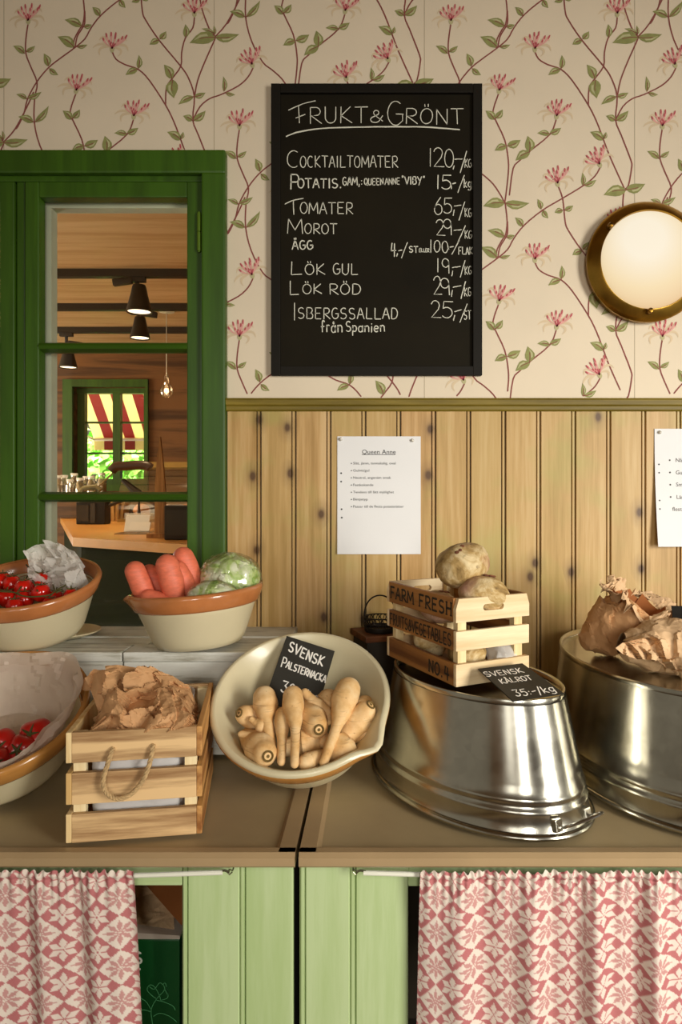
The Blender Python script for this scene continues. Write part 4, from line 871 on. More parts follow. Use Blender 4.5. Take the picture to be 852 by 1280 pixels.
# ================================================================ CRUMPLED PAPER AND PLASTIC
def crease(p, sd, scales=((9, .5), (22, .3), (48, .14))):   # folded facets: envelopes of random planes
    h = 0
    for n, (k, a) in enumerate(scales):
        q = p*k+Vector((sd, sd*.7, -sd)); d, pts = mnoise.voronoi(q); vals = []
        for c in pts:
            g = mnoise.cell_vector(c*23.7+Vector((.3, .3, .3))); vals.append((g*2-Vector((1, 1, 1)) if g.x >= 0 and g.y >= 0 and g.z >= 0 else g).dot(q-c))
        h += a*(max(vals)-.25 if n % 2 == 0 else min(vals)+.25)*9/k
    return h*.34
def crumple_bag(path, rads, nu=72, nv=64, amp=.16, seed=1.0, flat=.75, open_end=False, wave=.25):
    P = smoothline(path, 10); n = len(P); m = MB(); up0 = Vector((0, 0, 1)); q = Vector((seed, seed*2, 0))
    L = sum((P[i+1]-P[i]).length for i in range(n-1)); S0 = L
    def fn(u, v):
        f = v*(n-1); i = min(int(f), n-2); c = P[i].lerp(P[i+1], f-i); t = (P[min(i+1, n-1)]-P[max(i-1, 0)]).normalized()
        g = v*(len(rads)-1); j = min(int(g), len(rads)-2); w = g-j; w = w*w*(3-2*w); r = rads[j]*(1-w)+rads[j+1]*w
        side = t.cross(up0).normalized(); up = side.cross(t).normalized(); a = 2*PI*u
        d = side*math.cos(a)*1.0+up*math.sin(a)*flat
        p = c+d*r
        if open_end:
            k = max(0, (v-.72)/.28); p += t*(r*wave*k*(math.sin(a*3+seed)+.6*math.sin(a*5+seed*2)))+d*(r*.16*k*math.sin(a*4+seed*3))
        b = crease(p*(.14/max(S0, .05)), seed, ((9, .7), (20, .35), (46, .1)))*1.3
        return p+d.normalized()*b*amp*(S0/.14)*.35
    m.grid(fn, nu, nv, wrap=True)
    if not open_end: pass
    return m
pxs = lambda pts, y: [aty(a, b, y) for a, b in pts]
def rel(pts, o): return [Vector(p)-Vector(o) for p in pts]
# ================================================================ LEFT CRATE
def crate_thing(label, o, ang, group): return thing('wooden_crate', label, 'crate', o, (0, 0, ang), group)
HC, WC_, DC_ = .176, .212, .255
oc = atz(82, 1055, ZT); ac = R(8.5)
cr = crate_thing('natural wood slatted crate with rope handle holding a brown paper bag', (oc.x, oc.y, ZT+.0005), ac, 'small slatted wooden crates')
CM = T(oc.x, oc.y, ZT) @ rotz(ac)
rowsz = [(0, .0455), (.0608, .111), (.1272, HC)]; tk = .009
for z0, z1 in rowsz:
    for y0, lab in ((0, 'front_slat'), (DC_-tk, 'back_slat')):
        m = MB(); m.bx(tk, WC_-tk, y0, y0+tk, z0, z1, .0012); part(lab, m, M['crate'], cr, smooth=False)
    for x0 in (0, WC_-tk):
        m = MB(); m.bx(x0, x0+tk, 0, DC_, z0+.0003, z1+.0003, .0015); part('side_slat', m, M['crateend'] if x0 == 0 else M['crateside_shaded'], cr, smooth=False)
for x0 in (tk+.0004, WC_-tk-.0196):
    for y0 in (tk, DC_-tk-.014):
        m = MB(); m.bx(x0, x0+.0192, y0+.0003, y0+.0137, .002, HC-.004); part('corner_post', m, M['post'], cr, smooth=False)
m = MB(); m.bx(tk, WC_-tk, tk, DC_-tk, .001, .007); part('bottom_board', m, M['crateside_shaded'], cr, smooth=False)
inv = CM.inverted()
rp = [inv @ onplane(a, b, (oc.x, oc.y, ZT), CM.to_3x3() @ Vector((0, -1, 0))) for a, b in ((141, 937), (137, 950), (131.5, 970), (134, 984), (143, 991.5), (153, 993), (165, 988), (175, 979), (183, 966), (189, 948), (191.5, 933))]
for k, p in enumerate(rp): p.y = -.004-.012*math.sin(PI*k/10)**.7
rp = [Vector((rp[0].x, .012, rp[0].z))]+rp+[Vector((rp[-1].x, .012, rp[-1].z))]
P = smoothline(rp, 10); m = MB()
for st in range(3):
    Q = []
    for i, p in enumerate(P):
        t = (P[min(i+1, len(P)-1)]-P[max(i-1, 0)]).normalized(); e = t.cross(Vector((0, 1, 0))).normalized(); f = t.cross(e); a = i*.55+st*2*PI/3
        Q.append(p+(e*math.cos(a)+f*math.sin(a))*.0019)
    m.tube(Q, .0023, 7)
for e in (P[0], P[-1]): m.blob(T(e.x, .014, e.z) @ S(.006, .004, .006), 2)
part('rope_handle', m, M['rope'], cr, label='twisted rope handle')
# white plastic liner and paper bag standing in it
m = MB(); lx0, lx1, ly0, ly1 = tk+.021, WC_-tk-.021, tk+.0045, DC_-tk-.015
def linerf(u, v):
    a = 2*PI*u; c, s_ = math.cos(a), math.sin(a); k = max(abs(c), abs(s_)); k = (abs(c)**8+abs(s_)**8)**(1/8)
    p = Vector(((lx0+lx1)/2+(lx1-lx0)/2*c/k, (ly0+ly1)/2+(ly1-ly0)/2*s_/k, .008+.14*v+(.03*v if c > .5 else 0)))
    b = crease(p, 3.3, ((25, .5), (60, .3))); return p-Vector((c, s_, 0))*(abs(b)*.05)
m.grid(linerf, 110, 40, wrap=True)
lo = tag(link('plastic_liner', m.mesh('plastic_liner', M['filmwhite'], angle=40)), 'white plastic liner showing through the slats of the rope handled crate', 'plastic liner'); lo.location = (oc.x, oc.y, ZT+.0005); lo.rotation_euler = (0, 0, ac)
yb = -.48
o = aty(180, 930, yb); o.z = ZT+.09
t = thing('paper_bag', 'crumpled brown paper bag stuffed in the rope handled crate', 'paper bag', o, group='brown paper bags')
def mound(cx_, cz_, rx, rz, ry, y, sd, amp, shear=0):
    s = FPX/(y+DC); c = aty(cx_, cz_, y)-o; m = MB()
    def f(v):
        e = .72; w = Vector([math.copysign(abs(k)**e, k) for k in v]); p = Vector((w.x*rx/s+shear*w.z*rz/s, w.y*ry, w.z*rz/s))
        b = crease(p*1.0, sd, ((11, 1.2), (26, .6), (50, .12))); b2 = mnoise.noise(p*18+Vector((sd, 0, 0))); return p+v.normalized()*(b*amp*.26+b2*.006)
    m.blob(T(*c), 6, f); return m
part('bag_body', mound(181, 906, 50, 40, .07, yb-.01, 2.0, .12, .0), M['bag'], t, angle=20)
y2 = -.47
def lerpc(pts, u):
    x = pts[0][0]+(pts[-1][0]-pts[0][0])*u; k = 0
    while k < len(pts)-2 and pts[k+1][0] < x: k += 1
    a, b = pts[k], pts[k+1]; f = (x-a[0])/(b[0]-a[0]); f = f*f*(3-2*f); return x, a[1]+(b[1]-a[1])*f
def sheet(top, bot, y0, y1, sd, amp=.26):
    m = MB()
    def fn(u, v):
        xa, ya = lerpc(top, u); xb, yb_ = lerpc(bot, u)
        p = aty(xa*(1-v)+xb*v, ya*(1-v)+yb_*v, y0+(y1-y0)*v-.022*math.sin(v*PI)-.012*math.sin(u*9+v*3)*v)-o
        return p+Vector((0, -.8, .5))*crease(p, sd, ((11, 1.0), (27, .5), (60, .13)))*amp
    m.grid(fn, 110, 70); return m
part('folded_top', sheet([(116, 856), (128, 845), (160, 841), (192, 841), (216, 850), (236, 858), (249, 884)], [(122, 905), (160, 900), (200, 896), (246, 905)], -.44, -.50, 5.1), M['bag'], t, label='upper layer of brown paper folded over', angle=14)
part('front_fold', sheet([(124, 900), (150, 878), (180, 862), (203, 848), (218, 860), (232, 878), (245, 892)], [(116, 925), (160, 925), (200, 922), (246, 916)], -.505, -.585, 7.7), M['bag'], t, label='front fold of the brown paper', angle=14)
m = MB(); q_ = [aty(a, b, y2+.04)-o for a, b in ((108, 862), (111, 853), (124, 850), (140, 846), (150, 846))]
m.tube(smoothline(q_, 5), [.006]+[.012]*8+[.016]*12, 14); part('rolled_corner', m, M['bag'], t, angle=40)
# ================================================================ PARSNIPS
O4 = B4+n4*.148
def bp(px, py, w): return onplane(px, py, O4+n4*w, n4)
bM = tiltM(B4, R4)
m_s = FPX/1.27
pars = [((435, 862, 15.5), (404.5, 953, 5.0), -.012, -.018, 1, 0, 'longest parsnip, leaning upright at the right front of the bowl'),
 ((330.5, 872, 14.5), (338, 930, 6.5), -.02, -.03, 1, 0, 'upright parsnip at the left with its thick end up'),
 ((366, 870, 12.5), (368, 955, 4.5), -.006, -.012, 1, 0, 'slim upright parsnip in the middle front, overlapping the black sign'),
 ((394, 906, 16.5), (374, 878, 7), -.03, -.05, 0, 1, 'parsnip in the middle showing its round crown to the front'),
 ((453, 894, 15.5), (428, 926, 9), -.03, -.04, 0, 1, 'parsnip at the right showing its crown near the rim'),
 ((310, 895, 14), (340, 905, 6), -.04, -.055, 0, 1, 'parsnip at the far left showing its crown'),
 ((314, 899, 3.6), (332, 914, 7), -.022, -.03, 0, 0, 'short parsnip tip poking out at the left'),
 ((301, 917.5, 3.8), (332, 922, 6.5), -.035, -.04, 0, 0, 'thin parsnip lying flat at the left side'),
 ((329, 940, 17), (312, 924, 9), -.03, -.045, 0, 1, 'parsnip at the front left with its crown over the rim'),
 ((353, 893, 9), (351.5, 952, 4.5), -.022, -.02, 1, 0, 'narrow parsnip just left of the slim middle one'),
 ((384, 930, 17.5), (358, 934, 10), -.055, -.055, 0, 0, 'round orange parsnip deep behind the middle ones'),
 ((427, 938, 18), (402, 925, 9), -.045, -.055, 0, 0, 'fat parsnip under the longest one at the right'),
 ((383, 953, 10), (402, 945, 7), -.03, -.035, 0, 0, 'small parsnip end at the very front of the bowl'),
 ((410, 876, 15), (398, 895, 9), -.05, -.06, 0, 0, 'parsnip behind the longest one, right of the sign'),
 ((381, 866, 5.5), (410, 897, 9), -.025, -.045, 0, 0, 'thin parsnip slanting across the lower right of the sign'),
 ((456, 881, 12), (440, 900, 8), -.055, -.06, 0, 0, 'dark parsnip at the back right behind the crowned one'),
 ((472, 907, 4), (446, 920, 8), -.045, -.055, 0, 0, 'thin parsnip tip pointing right near the spout')]
for k, (h, tp, w0, w1, up, crown, lab) in enumerate(pars):
    a, b = bp(h[0], h[1], w0+.012), bp(tp[0], tp[1], w1+.008); r0, r1 = h[2]/m_s*1.1, tp[2]/m_s*1.1
    q = random.Random(k); mid = (b-a)*.5+Vector((q.uniform(-.003, .003), 0, q.uniform(-.003, .003)))
    t = thing('parsnip', lab, 'parsnip', a, group='parsnips in the tilted bowl')
    mt = root_mesh([Vector((0, 0, 0)), (b-a)*.22, mid, b-a], [r0*.93, r0*1.0, r0*.62+r1*.38, r1*1.12, r1], 24, .006, k+40) if not crown else None
    if crown:
        ax = (a-b).normalized(); toc = (Vector((0, -DC, ZC))-a).normalized(); d = (toc*.8+ax*.9).normalized()
        mt = root_mesh([d*r0*.35, d*r0*-.35+(b-a)*.12, (b-a)*.5-d*r0*.8, (b-a)-d*r0*.9], [r0*.8, r0*1.04, r0*.8, r1], 24, .006, k+40)
        e = d.orthogonal().normalized(); f = d.cross(e); top = d*(r0*.35+r0*.76)
        m = MB(); m.lathe([(r0*.36, -.001), (r0*.36, .0012), (r0*.3, .0022), (r0*.25, .0002), (r0*.12, -.0006), (r0*.1, .0012), (.0001, .0014)], 22, basis(e, f, d, top))
        part('body', mt, M['parsnip'], t); part('crown', m, M['parsnip_end'], t, label='dark ringed crown')
    else: part('body', mt, M['parsnip'], t)
# ================================================================ METAL TUBS
def tub(label, c, rot, base, top, h, handle=True):
    t = thing('metal_tub', label, 'tub', (c[0], c[1], ZT+.001), (0, 0, R(rot)), 'upturned oval metal tubs'); m = MB(); n = 96
    def ring(u, z, out=0.0):
        a = base[0]+(top[0]-base[0])*u+out; b = base[1]+(top[1]-base[1])*u+out
        return [Vector((a*math.cos(2*PI*k/n), b*math.sin(2*PI*k/n), z)) for k in range(n)]
    def skin(rs, cap=False):
        vs = [v for r in rs for v in r]; fs = []
        for i in range(len(rs)-1):
            for k in range(n): l = (k+1) % n; fs.append((i*n+k, i*n+l, (i+1)*n+l, (i+1)*n+k))
        if cap: fs.append(tuple((len(rs)-1)*n+k for k in range(n)))
        m.add(vs, fs)
    rs = [ring(.02, .008, -.004), ring(.02, .01, 0)]
    z = .01
    for zz, o_ in ((.014, 0), (.034, 0), (.037, .0022), (.040, .0026), (.043, .0022), (.046, 0), (.052, 0), (.055, .0022), (.058, .0026), (.061, .0022), (.064, 0)): rs.append(ring(zz/h, zz, o_))
    for k in range(1, 9): zz = .064+(h-.01-.064)*k/8; rs.append(ring(zz/h, zz))
    skin(rs); part('tub_wall', m, M['steel'], t, angle=60)
    m = MB(); R0 = .0055
    vs = [ring(0, R0+R0*math.sin(a), R0*.2+R0*math.cos(a)) for a in [2*PI*k/10 for k in range(11)]]; skin(vs); part('rolled_rim', m, M['steel'], t, angle=60)
    m = MB(); r1 = .004
    vs = [ring(1, h-.012, .0005), ring(1, h-.004, .002), ring(1, h-.0005, .0005), ring(1, h, -.002), ring(1, h-.002, -.005), ring(1, h-.011, -.007), ring(1, h-.012, -.02), ring(1, h-.011, -.06)]; skin(vs, True)
    part('tub_bottom', m, M['steel'], t, label='recessed bottom of the tub, facing up', angle=50)
    for sg in ((1, -1) if handle else ()):
        a = base[0]
        m = MB(); m.tube(smoothline([(sg*(a-.02), -.038, .026), (sg*(a-.006), -.036, .02), (sg*(a+.022), -.034, .036), (sg*(a+.042), 0, .05), (sg*(a+.022), .034, .036), (sg*(a-.006), .036, .02), (sg*(a-.02), .038, .026)], 6), .0026, 8)
        hd = part('wire_handle', m, M['wire'], t)
        for y in (-.036, .036):
            m = MB(); m.box((sg*(a-.012), y, .022), (.014, .016, .02), Matrix.Rotation(R(-10*sg), 3, 'Y'), .002); part('handle_ear', m, M['steel'], hd, smooth=False)
    return t
tub('upturned oval metal tub with the stamped crate on it', (.209, -.401), -56, (.243, .160), (.193, .124), .212)
tub('upturned oval metal tub at the right edge carrying brown paper bags', (.61, -.332), -84, (.302, .216), (.283, .192), .228)
Z1 = ZT+.214; Z2 = ZT+.219
# ================================================================ STAMPED CRATE ON THE TUB
f0 = Vector((.161, -.507, Z1)); fa = R(26); fW, fD, fH = .163, .262, .156
FM = T(*f0) @ rotz(fa)
fc = crate_thing('stamped farm fresh crate of rutabagas on the metal tub', f0, fa, 'small slatted wooden crates')
rz_ = [(0, .0395), (.063, .098), (.114, fH)]; tk = .009
for j, (z0, z1) in enumerate(rz_):
    if j == 2:                                         # top boards of the short ends have a hand slot
        for y0 in (0, fD-tk):
            m = MB(); nseg = 32; cxx, czz = fW/2, (z0+z1)/2+.002; inn = []; outr = []
            for k in range(nseg):
                a = 2*PI*k/nseg; c, s_ = math.cos(a), math.sin(a); e = .006
                inn.append((cxx+c*e+(.017 if c > 1e-6 else -.017 if c < -1e-6 else 0), czz+s_*e))
                kx = (fW/2)/abs(c) if abs(c) > 1e-6 else 1e9; kz = ((z1-czz) if s_ > 0 else (czz-z0))/abs(s_) if abs(s_) > 1e-6 else 1e9; q = min(kx, kz); outr.append((cxx+c*q, czz+s_*q))
            for cnr in ((0, z0), (fW, z0), (0, z1), (fW, z1)):
                k = min(range(nseg), key=lambda i: (outr[i][0]-cnr[0])**2+(outr[i][1]-cnr[1])**2); outr[k] = (cnr[0]+(.006 if cnr[1] == z1 and cnr[0] == 0 else -.006 if cnr[1] == z1 else 0), cnr[1])
            vs = [(x, y0, z) for x, z in outr]+[(x, y0, z) for x, z in inn]+[(x, y0+tk, z) for x, z in outr]+[(x, y0+tk, z) for x, z in inn]; fs = []
            for k in range(nseg):
                l = (k+1) % nseg; fs += [(k, l, nseg+l, nseg+k), (2*nseg+k, 3*nseg+k, 3*nseg+l, 2*nseg+l), (nseg+k, nseg+l, 3*nseg+l, 3*nseg+k), (k, 2*nseg+k, 2*nseg+l, l)]
            m.add(vs, fs); part('end_board', m, M['crate_lit'], fc, smooth=False)
    else:
        for y0 in (0, fD-tk):
            m = MB(); m.bx(0, fW, y0, y0+tk, z0, z1, .0015); part('end_board', m, M['crate_lit'], fc, smooth=False)
    for x0 in (0.0003, fW-tk-.0003):
        m = MB(); m.bx(x0, x0+tk, tk+.0002, fD-tk-.0002, z0, z1, .0012); part('side_board', m, M['crate_shaded'], fc, smooth=False)
for x0 in (tk+.0006, fW-tk-.0186):
    for y0 in (tk+.0003, fD-tk-.0143):
        m = MB(); m.bx(x0, x0+.018, y0, y0+.014, .002, fH-.006); part('corner_post', m, M['post'], fc, smooth=False)
m = MB(); m.bx(tk, fW-tk, tk, fD-tk, .001, .007); part('bottom_board', m, M['crate_shaded'], fc, smooth=False)
# stamped words on the long side facing left (local x = 0): runs from the back to the front corner
m = MB(); SM = basis((0, -1, 0), (0, 0, 1), (-1, 0, 0), (-.0006+.0003, fD, 0))
def stamp(pts, w): m.ribbon([(p.x, p.y) for p in pts], w, SM)
write(stamp, 'FARM FRESH', (.016, .1245), (.232, 0), (0, .0225), .0042, 0, .3, serif=True)
part('stamped_lettering', m, M['stamp'], fc, label='dark stamped capitals reading FARM FRESH', smooth=False, fix=False); m = MB()
write(stamp, 'FRUITS&VEGETABLES', (.014, .0695), (.232, 0), (0, .0215), .0032, 0, .26, serif=True)
part('stamped_lettering', m, M['stamp'], fc, label='dark stamped capitals reading FRUITS&VEGETABLES', smooth=False, fix=False); m = MB()
write(stamp, 'NO.4', (.17, .0075), (.07, 0), (0, .0215), .004, 0, .3, serif=True)
part('stamped_lettering', m, M['stamp'], fc, label='dark stamped mark reading NO.4', smooth=False, fix=False)
# rutabagas
def rutabaga(p, r, sq, rot, label, seed):
    def f(v):
        n = mnoise.noise(v*1.3+Vector((seed, 0, 0))); q = mnoise.noise(v*5+Vector((0, 0, seed))); k = v*(1+.1*n+.025*q); return Vector((k.x*sq[0], k.y*sq[1], k.z*sq[2]))*r
    t = thing('rutabaga', label, 'rutabaga', p, rot, 'rutabagas in the stamped crate'); m = MB(); m.blob(Matrix.Identity(4), 5, f); part('body', m, M['rutabaga'], t)
    m = MB(); q = random.Random(seed)
    for k in range(5): a = q.uniform(0, 6); d = q.uniform(0, .012); m.blob(T(d*math.cos(a)+r*.05, d*math.sin(a)-r*.1, r*sq[2]*.98) @ S(.005, .006, .002), 2)
    part('leaf_scar', m, plain('leaf_scar_%d' % seed, '#7a4a2f', .9, var=.3, scale=90), t)
def inc(x, y, z): return FM @ Vector((x, y, z))
pA = aty(577, 706, -.40)
rutabaga(pA, .050, (1.06, .95, .78), (R(25), R(-18), 0), 'rutabaga on top of the heap, with a red nick near its crown', 1)
pB = aty(604, 742, -.435)
rutabaga(pB, .044, (1.12, .95, .78), (R(-10), R(12), .4), 'rutabaga at the right of the crate top, resting lower', 2)
rutabaga(inc(.05, .135, .118), .042, (1.05, 1, .75), (.2, .1, 1), 'rutabaga at the left behind the stamped board, mostly in shade', 3)
rutabaga(inc(.06, .055, .045), .036, (1, 1, .85), (.4, 0, .2), 'rutabaga seen through the front slats of the stamped crate', 4)
rutabaga(inc(.052, .17, .043), .036, (1, 1, .85), (.1, .4, .2), 'rutabaga seen through the left slats of the stamped crate', 5)
rutabaga(inc(.105, .2, .1), .034, (1, 1, .85), (.1, .4, .2), 'rutabaga at the back corner inside the stamped crate', 6)
m = crumple_bag([(-.02, 0, 0), (0, 0, .003), (.03, .005, .004)], [.004, .022, .006], 40, 30, .5, 7.0, .8)
solo('plastic_bag', m, M['film'], 'small crumpled clear plastic seen through the front slats of the stamped crate', 'plastic bag', inc(.114, .03, .03), (0, 0, fa))
# ================================================================ BROWN BAGS ON THE RIGHT TUB
yA = -.30; oA = aty(755, 815, yA); oA.z = Z2; sA = FPX/(yA+DC)
t = thing('paper_bag', 'open crumpled brown paper bag standing at the left on the right tub', 'paper bag', oA, group='brown paper bags')
m = crumple_bag(rel(pxs([(722, 793), (734, 795), (757, 790), (781, 778), (796, 764)], yA), oA), [.5/sA, 20/sA, 33/sA, 37/sA, 35/sA], 84, 64, .22, 1.7, .92)
part('bag_body', m, M['bag'], t, angle=14)
def collar(c, ax, r0, r1, wd_, seed, lift=.4):
    m = MB(); e = ax.orthogonal().normalized(); f = ax.cross(e)
    def fn(u, v):
        a = 2*PI*u; k = math.sin(v*PI); rr_ = r0+(r1-r0)*v; wob = .12*math.sin(a*3+seed)+.09*math.sin(a*7+seed*2)+.05*math.sin(a*13)
        p = c+(e*math.cos(a)+f*math.sin(a)*.8)*rr_*(1+wob*v)+ax*(wd_*(k*lift+.6*v)+wd_*.5*math.sin(a*4+seed)*v)
        return p+ax*crease(p, seed, ((28, .6), (60, .35)))*.3
    m.grid(fn, 110, 14, wrap=True); return m
axA = Vector((.35, -.3, .85)).normalized()
cA = aty(796, 757, yA)-oA
part('rolled_collar', collar(cA, axA, 37/sA, 55/sA, .018, 2.2), M['bagpale'], t, label='pale crumpled collar around the opening', angle=14)
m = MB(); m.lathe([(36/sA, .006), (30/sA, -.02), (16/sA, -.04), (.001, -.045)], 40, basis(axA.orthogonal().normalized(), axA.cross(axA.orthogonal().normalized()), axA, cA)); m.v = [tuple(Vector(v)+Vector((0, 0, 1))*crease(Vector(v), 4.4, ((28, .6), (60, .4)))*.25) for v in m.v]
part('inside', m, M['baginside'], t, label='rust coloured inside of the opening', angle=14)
yB = -.43; oB = aty(850, 850, yB); oB.z = Z2; sB = FPX/(yB+DC)
t = thing('paper_bag', 'pale crumpled brown paper bag lying at the front of the right tub', 'paper bag', oB, group='brown paper bags')
m = crumple_bag(rel(pxs([(776, 804), (792, 808), (818, 810), (852, 812), (900, 806), (950, 805), (985, 815)], yB), oB), [1/sB, 12/sB, 24/sB, 34/sB, 38/sB, 34/sB, 1/sB], 96, 120, .3, 8.3, .95)
part('bag_body', m, M['bagpale'], t, angle=14)
m = MB(); s = sB
def flap(u, v):
    X = 764+190*u; top = 803-26*math.sin(min(1, u*1.6)*PI/2); bot = 811+26*math.sin(min(1, u*2)*PI/2)+3*math.sin(u*17); p = aty(X, top*(1-v)+bot*v, yB+.035-.085*v-.008*math.sin(v*3)-.01*math.sin(u*11+v*2))-oB
    return p+Vector((0, -1, .3))*crease(p, 9.1, ((11, 1.0), (26, .5), (60, .12)))*.3
m.grid(flap, 130, 50); part('folded_flap', m, M['bagpale'], t, angle=14)
card = MB(); card.box((0, 0, .03), (.08, .003, .06), Matrix.Rotation(R(-35), 3, 'X'))
solo('price_card', card, M['blackcard'], 'black price card tucked behind the pale bag at the right edge', 'sign', aty(868, 795, -.37), (0, 0, R(-15)), smooth=False)
# plastic bag in the cherry tomato bowl
yP = -.2; oP = aty(72, 735, yP); m = MB()
for lay, dy in ((0, 0.0), (1, .022)):
    def bagf(u, v, dy=dy, lay=lay):
        top = (38+52*u, 692-10*math.sin(u*2.6)+(3 if lay else 0)); bot = (52+60*u, 752)
        X = top[0]*(1-v)+bot[0]*v+(9*math.sin(PI*v) if u > .5 else -2*math.sin(PI*v)); Y = top[1]*(1-v)+bot[1]*v
        p = aty(X, Y, yP+dy-.03*math.sin(PI*u)*(1-2*lay)*(.4+v)-.02*math.sin(PI*v))-oP
        return p+Vector((.1, -1, .35))*crease(p, 3.7+lay, ((13, .7), (30, .4), (64, .2)))*.42
    m.grid(bagf, 60, 50)
solo('plastic_bag', m, M['film'], 'milky white plastic bag bunched in the tilted tomato bowl', 'plastic bag', oP, angle=20)
# paper liner and large tomatoes in the lower left bowl
m3 = tiltM(B3, R3); m = MB()
def lin3(u, v):
    a = 2*PI*u; r = .012+.15*v; z = .022+.104*max(0, (r-.1)/.058)**1.0 if r > .1 else .022
    ex = 1+.04*math.sin(a*3)+.03*math.sin(a*7+1); p = Vector((r*math.cos(a)*ex if v > .9 else r*math.cos(a), r*math.sin(a)*ex if v > .9 else r*math.sin(a), z+(.012*math.sin(a*2+.9)+.004) * (v > .9)))
    b = crease(p, 6.6, ((22, .6), (50, .4))); n_ = Vector((-math.cos(a), -math.sin(a), 1)); return p+n_*(.006+abs(b)*.055)
m.grid(lin3, 120, 50, wrap=True)
solo('paper_liner', m, M['liner'], 'crinkled waxed paper lining the wide bowl of large tomatoes', 'paper liner', B3, R3, angle=14)
rim3 = m3 @ Vector((0, 0, .09)); nn3 = m3.to_3x3() @ Vector((0, 0, 1))
def bigtom(px, py, r, label, seed, w=0.0, rx=0):
    p = onplane(px, py, rim3+nn3*w, nn3)
    t = thing('large_tomato', label, 'tomato', p, (R(rx), R(20*seed-30), 0), 'large tomatoes in the lined bowl'); m = MB()
    def f(v):
        a = math.atan2(v.y, v.x); h = math.hypot(v.x, v.y); return Vector((v.x, v.y, v.z*.82-.16*math.exp(-(h/.28)**2)*(v.z > 0)))*r*(1+.05*math.cos(5*a+seed)*h)
    m.blob(Matrix.Identity(4), 5, f); part('flesh', m, M['tomatobig'], t)
    m = MB()
    for j in range(5): a = 2*PI*j/5; d = Vector((math.cos(a), math.sin(a), 0)); m.tube([Vector((0, 0, r*.68)), d*r*.3+Vector((0, 0, r*.72)), d*r*.55+Vector((0, 0, r*.76))], [.003, .0025, .0005], 6)
    part('calyx', m, M['stem'], t)
bigtom(45, 922, .034, 'largest red tomato at the right of the paper lined bowl', 1, -.03, 55)
bigtom(27, 938, .028, 'red tomato low at the front of the paper lined bowl', 2, -.03, 70)
bigtom(2, 934, .032, 'red tomato at the left edge of the paper lined bowl', 3, -.03, 70)
bigtom(-6, 954, .028, 'red tomato at the lower left corner of the paper lined bowl', 4, -.03, 60)
# ================================================================ PRICE CARDS
tl, tr_, bl = bp(358.2, 794.8, .008), bp(418, 813.8, .002), bp(330, 876, -.034)
n1 = (tr_-tl).cross(bl-tl).normalized()
if n1.y > 0: n1 = -n1
def card_thing(name, corners, n, label, mat, words, wcol, group='handwritten price cards'):
    o = corners[0]; t = thing(name, label, 'sign', o, group=group); m = MB(); c = [q-o for q in corners]; b = [q-n*.0022 for q in c]
    m.add(c+b, [(0, 1, 2, 3), (7, 6, 5, 4), (0, 4, 5, 1), (1, 5, 6, 2), (2, 6, 7, 3), (3, 7, 4, 0)]); part('card', m, mat, t, smooth=False)
    m = MB()
    def put(pts, w):
        P3 = [onplane(p.x, p.y, o+n*.0006, n)-o for p in pts]; ex = (c[1]).normalized(); ey = n.cross(ex)
        sc_ = FPX/((o.y+DC)); m.ribbon([(q.dot(ex), q.dot(ey)) for q in P3], w/sc_, basis(ex, ey, n, n*.0006))
    for a in words: write(put, *a)
    part('handwriting', m, wcol, t, label='white handwriting', smooth=False, fix=False); return t
br = tr_+(bl-tl)
card_thing('price_card', [tl, tr_, br, bl], n1, 'grey slate price card stuck behind the parsnips in the tilted bowl', M['slate'],
 [('SVENSK', (359.5, 813.5), (43, 19.5), (3.6, -11.2), 1.9, .06, .25), ('PALSTERNACKA', (350.5, 832.5), (55.5, 21), (2.6, -8.2), 1.5, .06, .2, [1.45]+[1]*11), ('30:-', (350.5, 864), (28, 9), (3.6, -13.2), 1.7, .05, .25), ('/kg', (379, 871), (18, 6), (2.8, -9), 1.4, .05, .25)], M['chalkwhite'])
bl2, br2, tl2 = Vector((.243, -.592, Z1+.003)), Vector((.339, -.550, Z1+.003)), Vector((.2005, -.506, Z1+.033))
n2 = (br2-bl2).cross(tl2-bl2).normalized(); tr2 = tl2+(br2-bl2)*.9
card_thing('price_card', [tl2, tr2, br2, bl2], n2, 'black price card leaning on the stamped crate on top of the metal tub', M['blackcard'],
 [('SVENSK', (608, 846), (47, -5.5), (-5.2, -5.6), 1.5, .04, .22), ('KÅLROT', (627, 854.5), (39, -5), (-5, -5.4), 1.4, .04, .22), ('35:-/kg', (645.5, 870.5), (50, -6), (-6.4, -7.6), 1.6, .03, .22)], M['chalkwhite'])
# ================================================================ CHALKBOARD
yk = -.019; sc1 = FPX/(yk+DC)
cb0 = aty(338.5, 469, yk); t = thing('chalkboard', 'black framed chalkboard of fruit and vegetable prices on the papered wall', 'chalkboard', (cb0.x, 0, cb0.z))
W_, H_ = 264/sc1, 365/sc1; fb = 11.5/sc1
for nm, a in (('frame_side', (0, fb, 0, H_)), ('frame_side', (W_-fb, W_, 0, H_)), ('frame_rail', (fb, W_-fb, H_-fb, H_)), ('frame_rail', (fb, W_-fb, 0, fb))):
    m = MB(); m.bx(a[0], a[1], yk, -.002, a[2], a[3], .0015); part(nm, m, M['black_frame'], t, smooth=False)
m = MB(); m.bx(fb-.002, W_-fb+.002, -.009, -.003, fb-.002, H_-fb+.002); part('slate_panel', m, M['board'], t, smooth=False)
ys = -.0093; sc2 = FPX/(ys+DC); m = MB(); WM = basis((1/sc2, 0, 0), (0, 0, -1/sc2), (0, -1, 0), (-PX/sc2-cb0.x, ys, ZC+PY/sc2-cb0.z))
def chalk(pts, w):
    m.ribbon([(p.x+jr.uniform(-.15, .15), p.y+jr.uniform(-.15, .15)) for p in pts], [w*.84*jr.uniform(.8, 1.15) for _ in pts], WM)
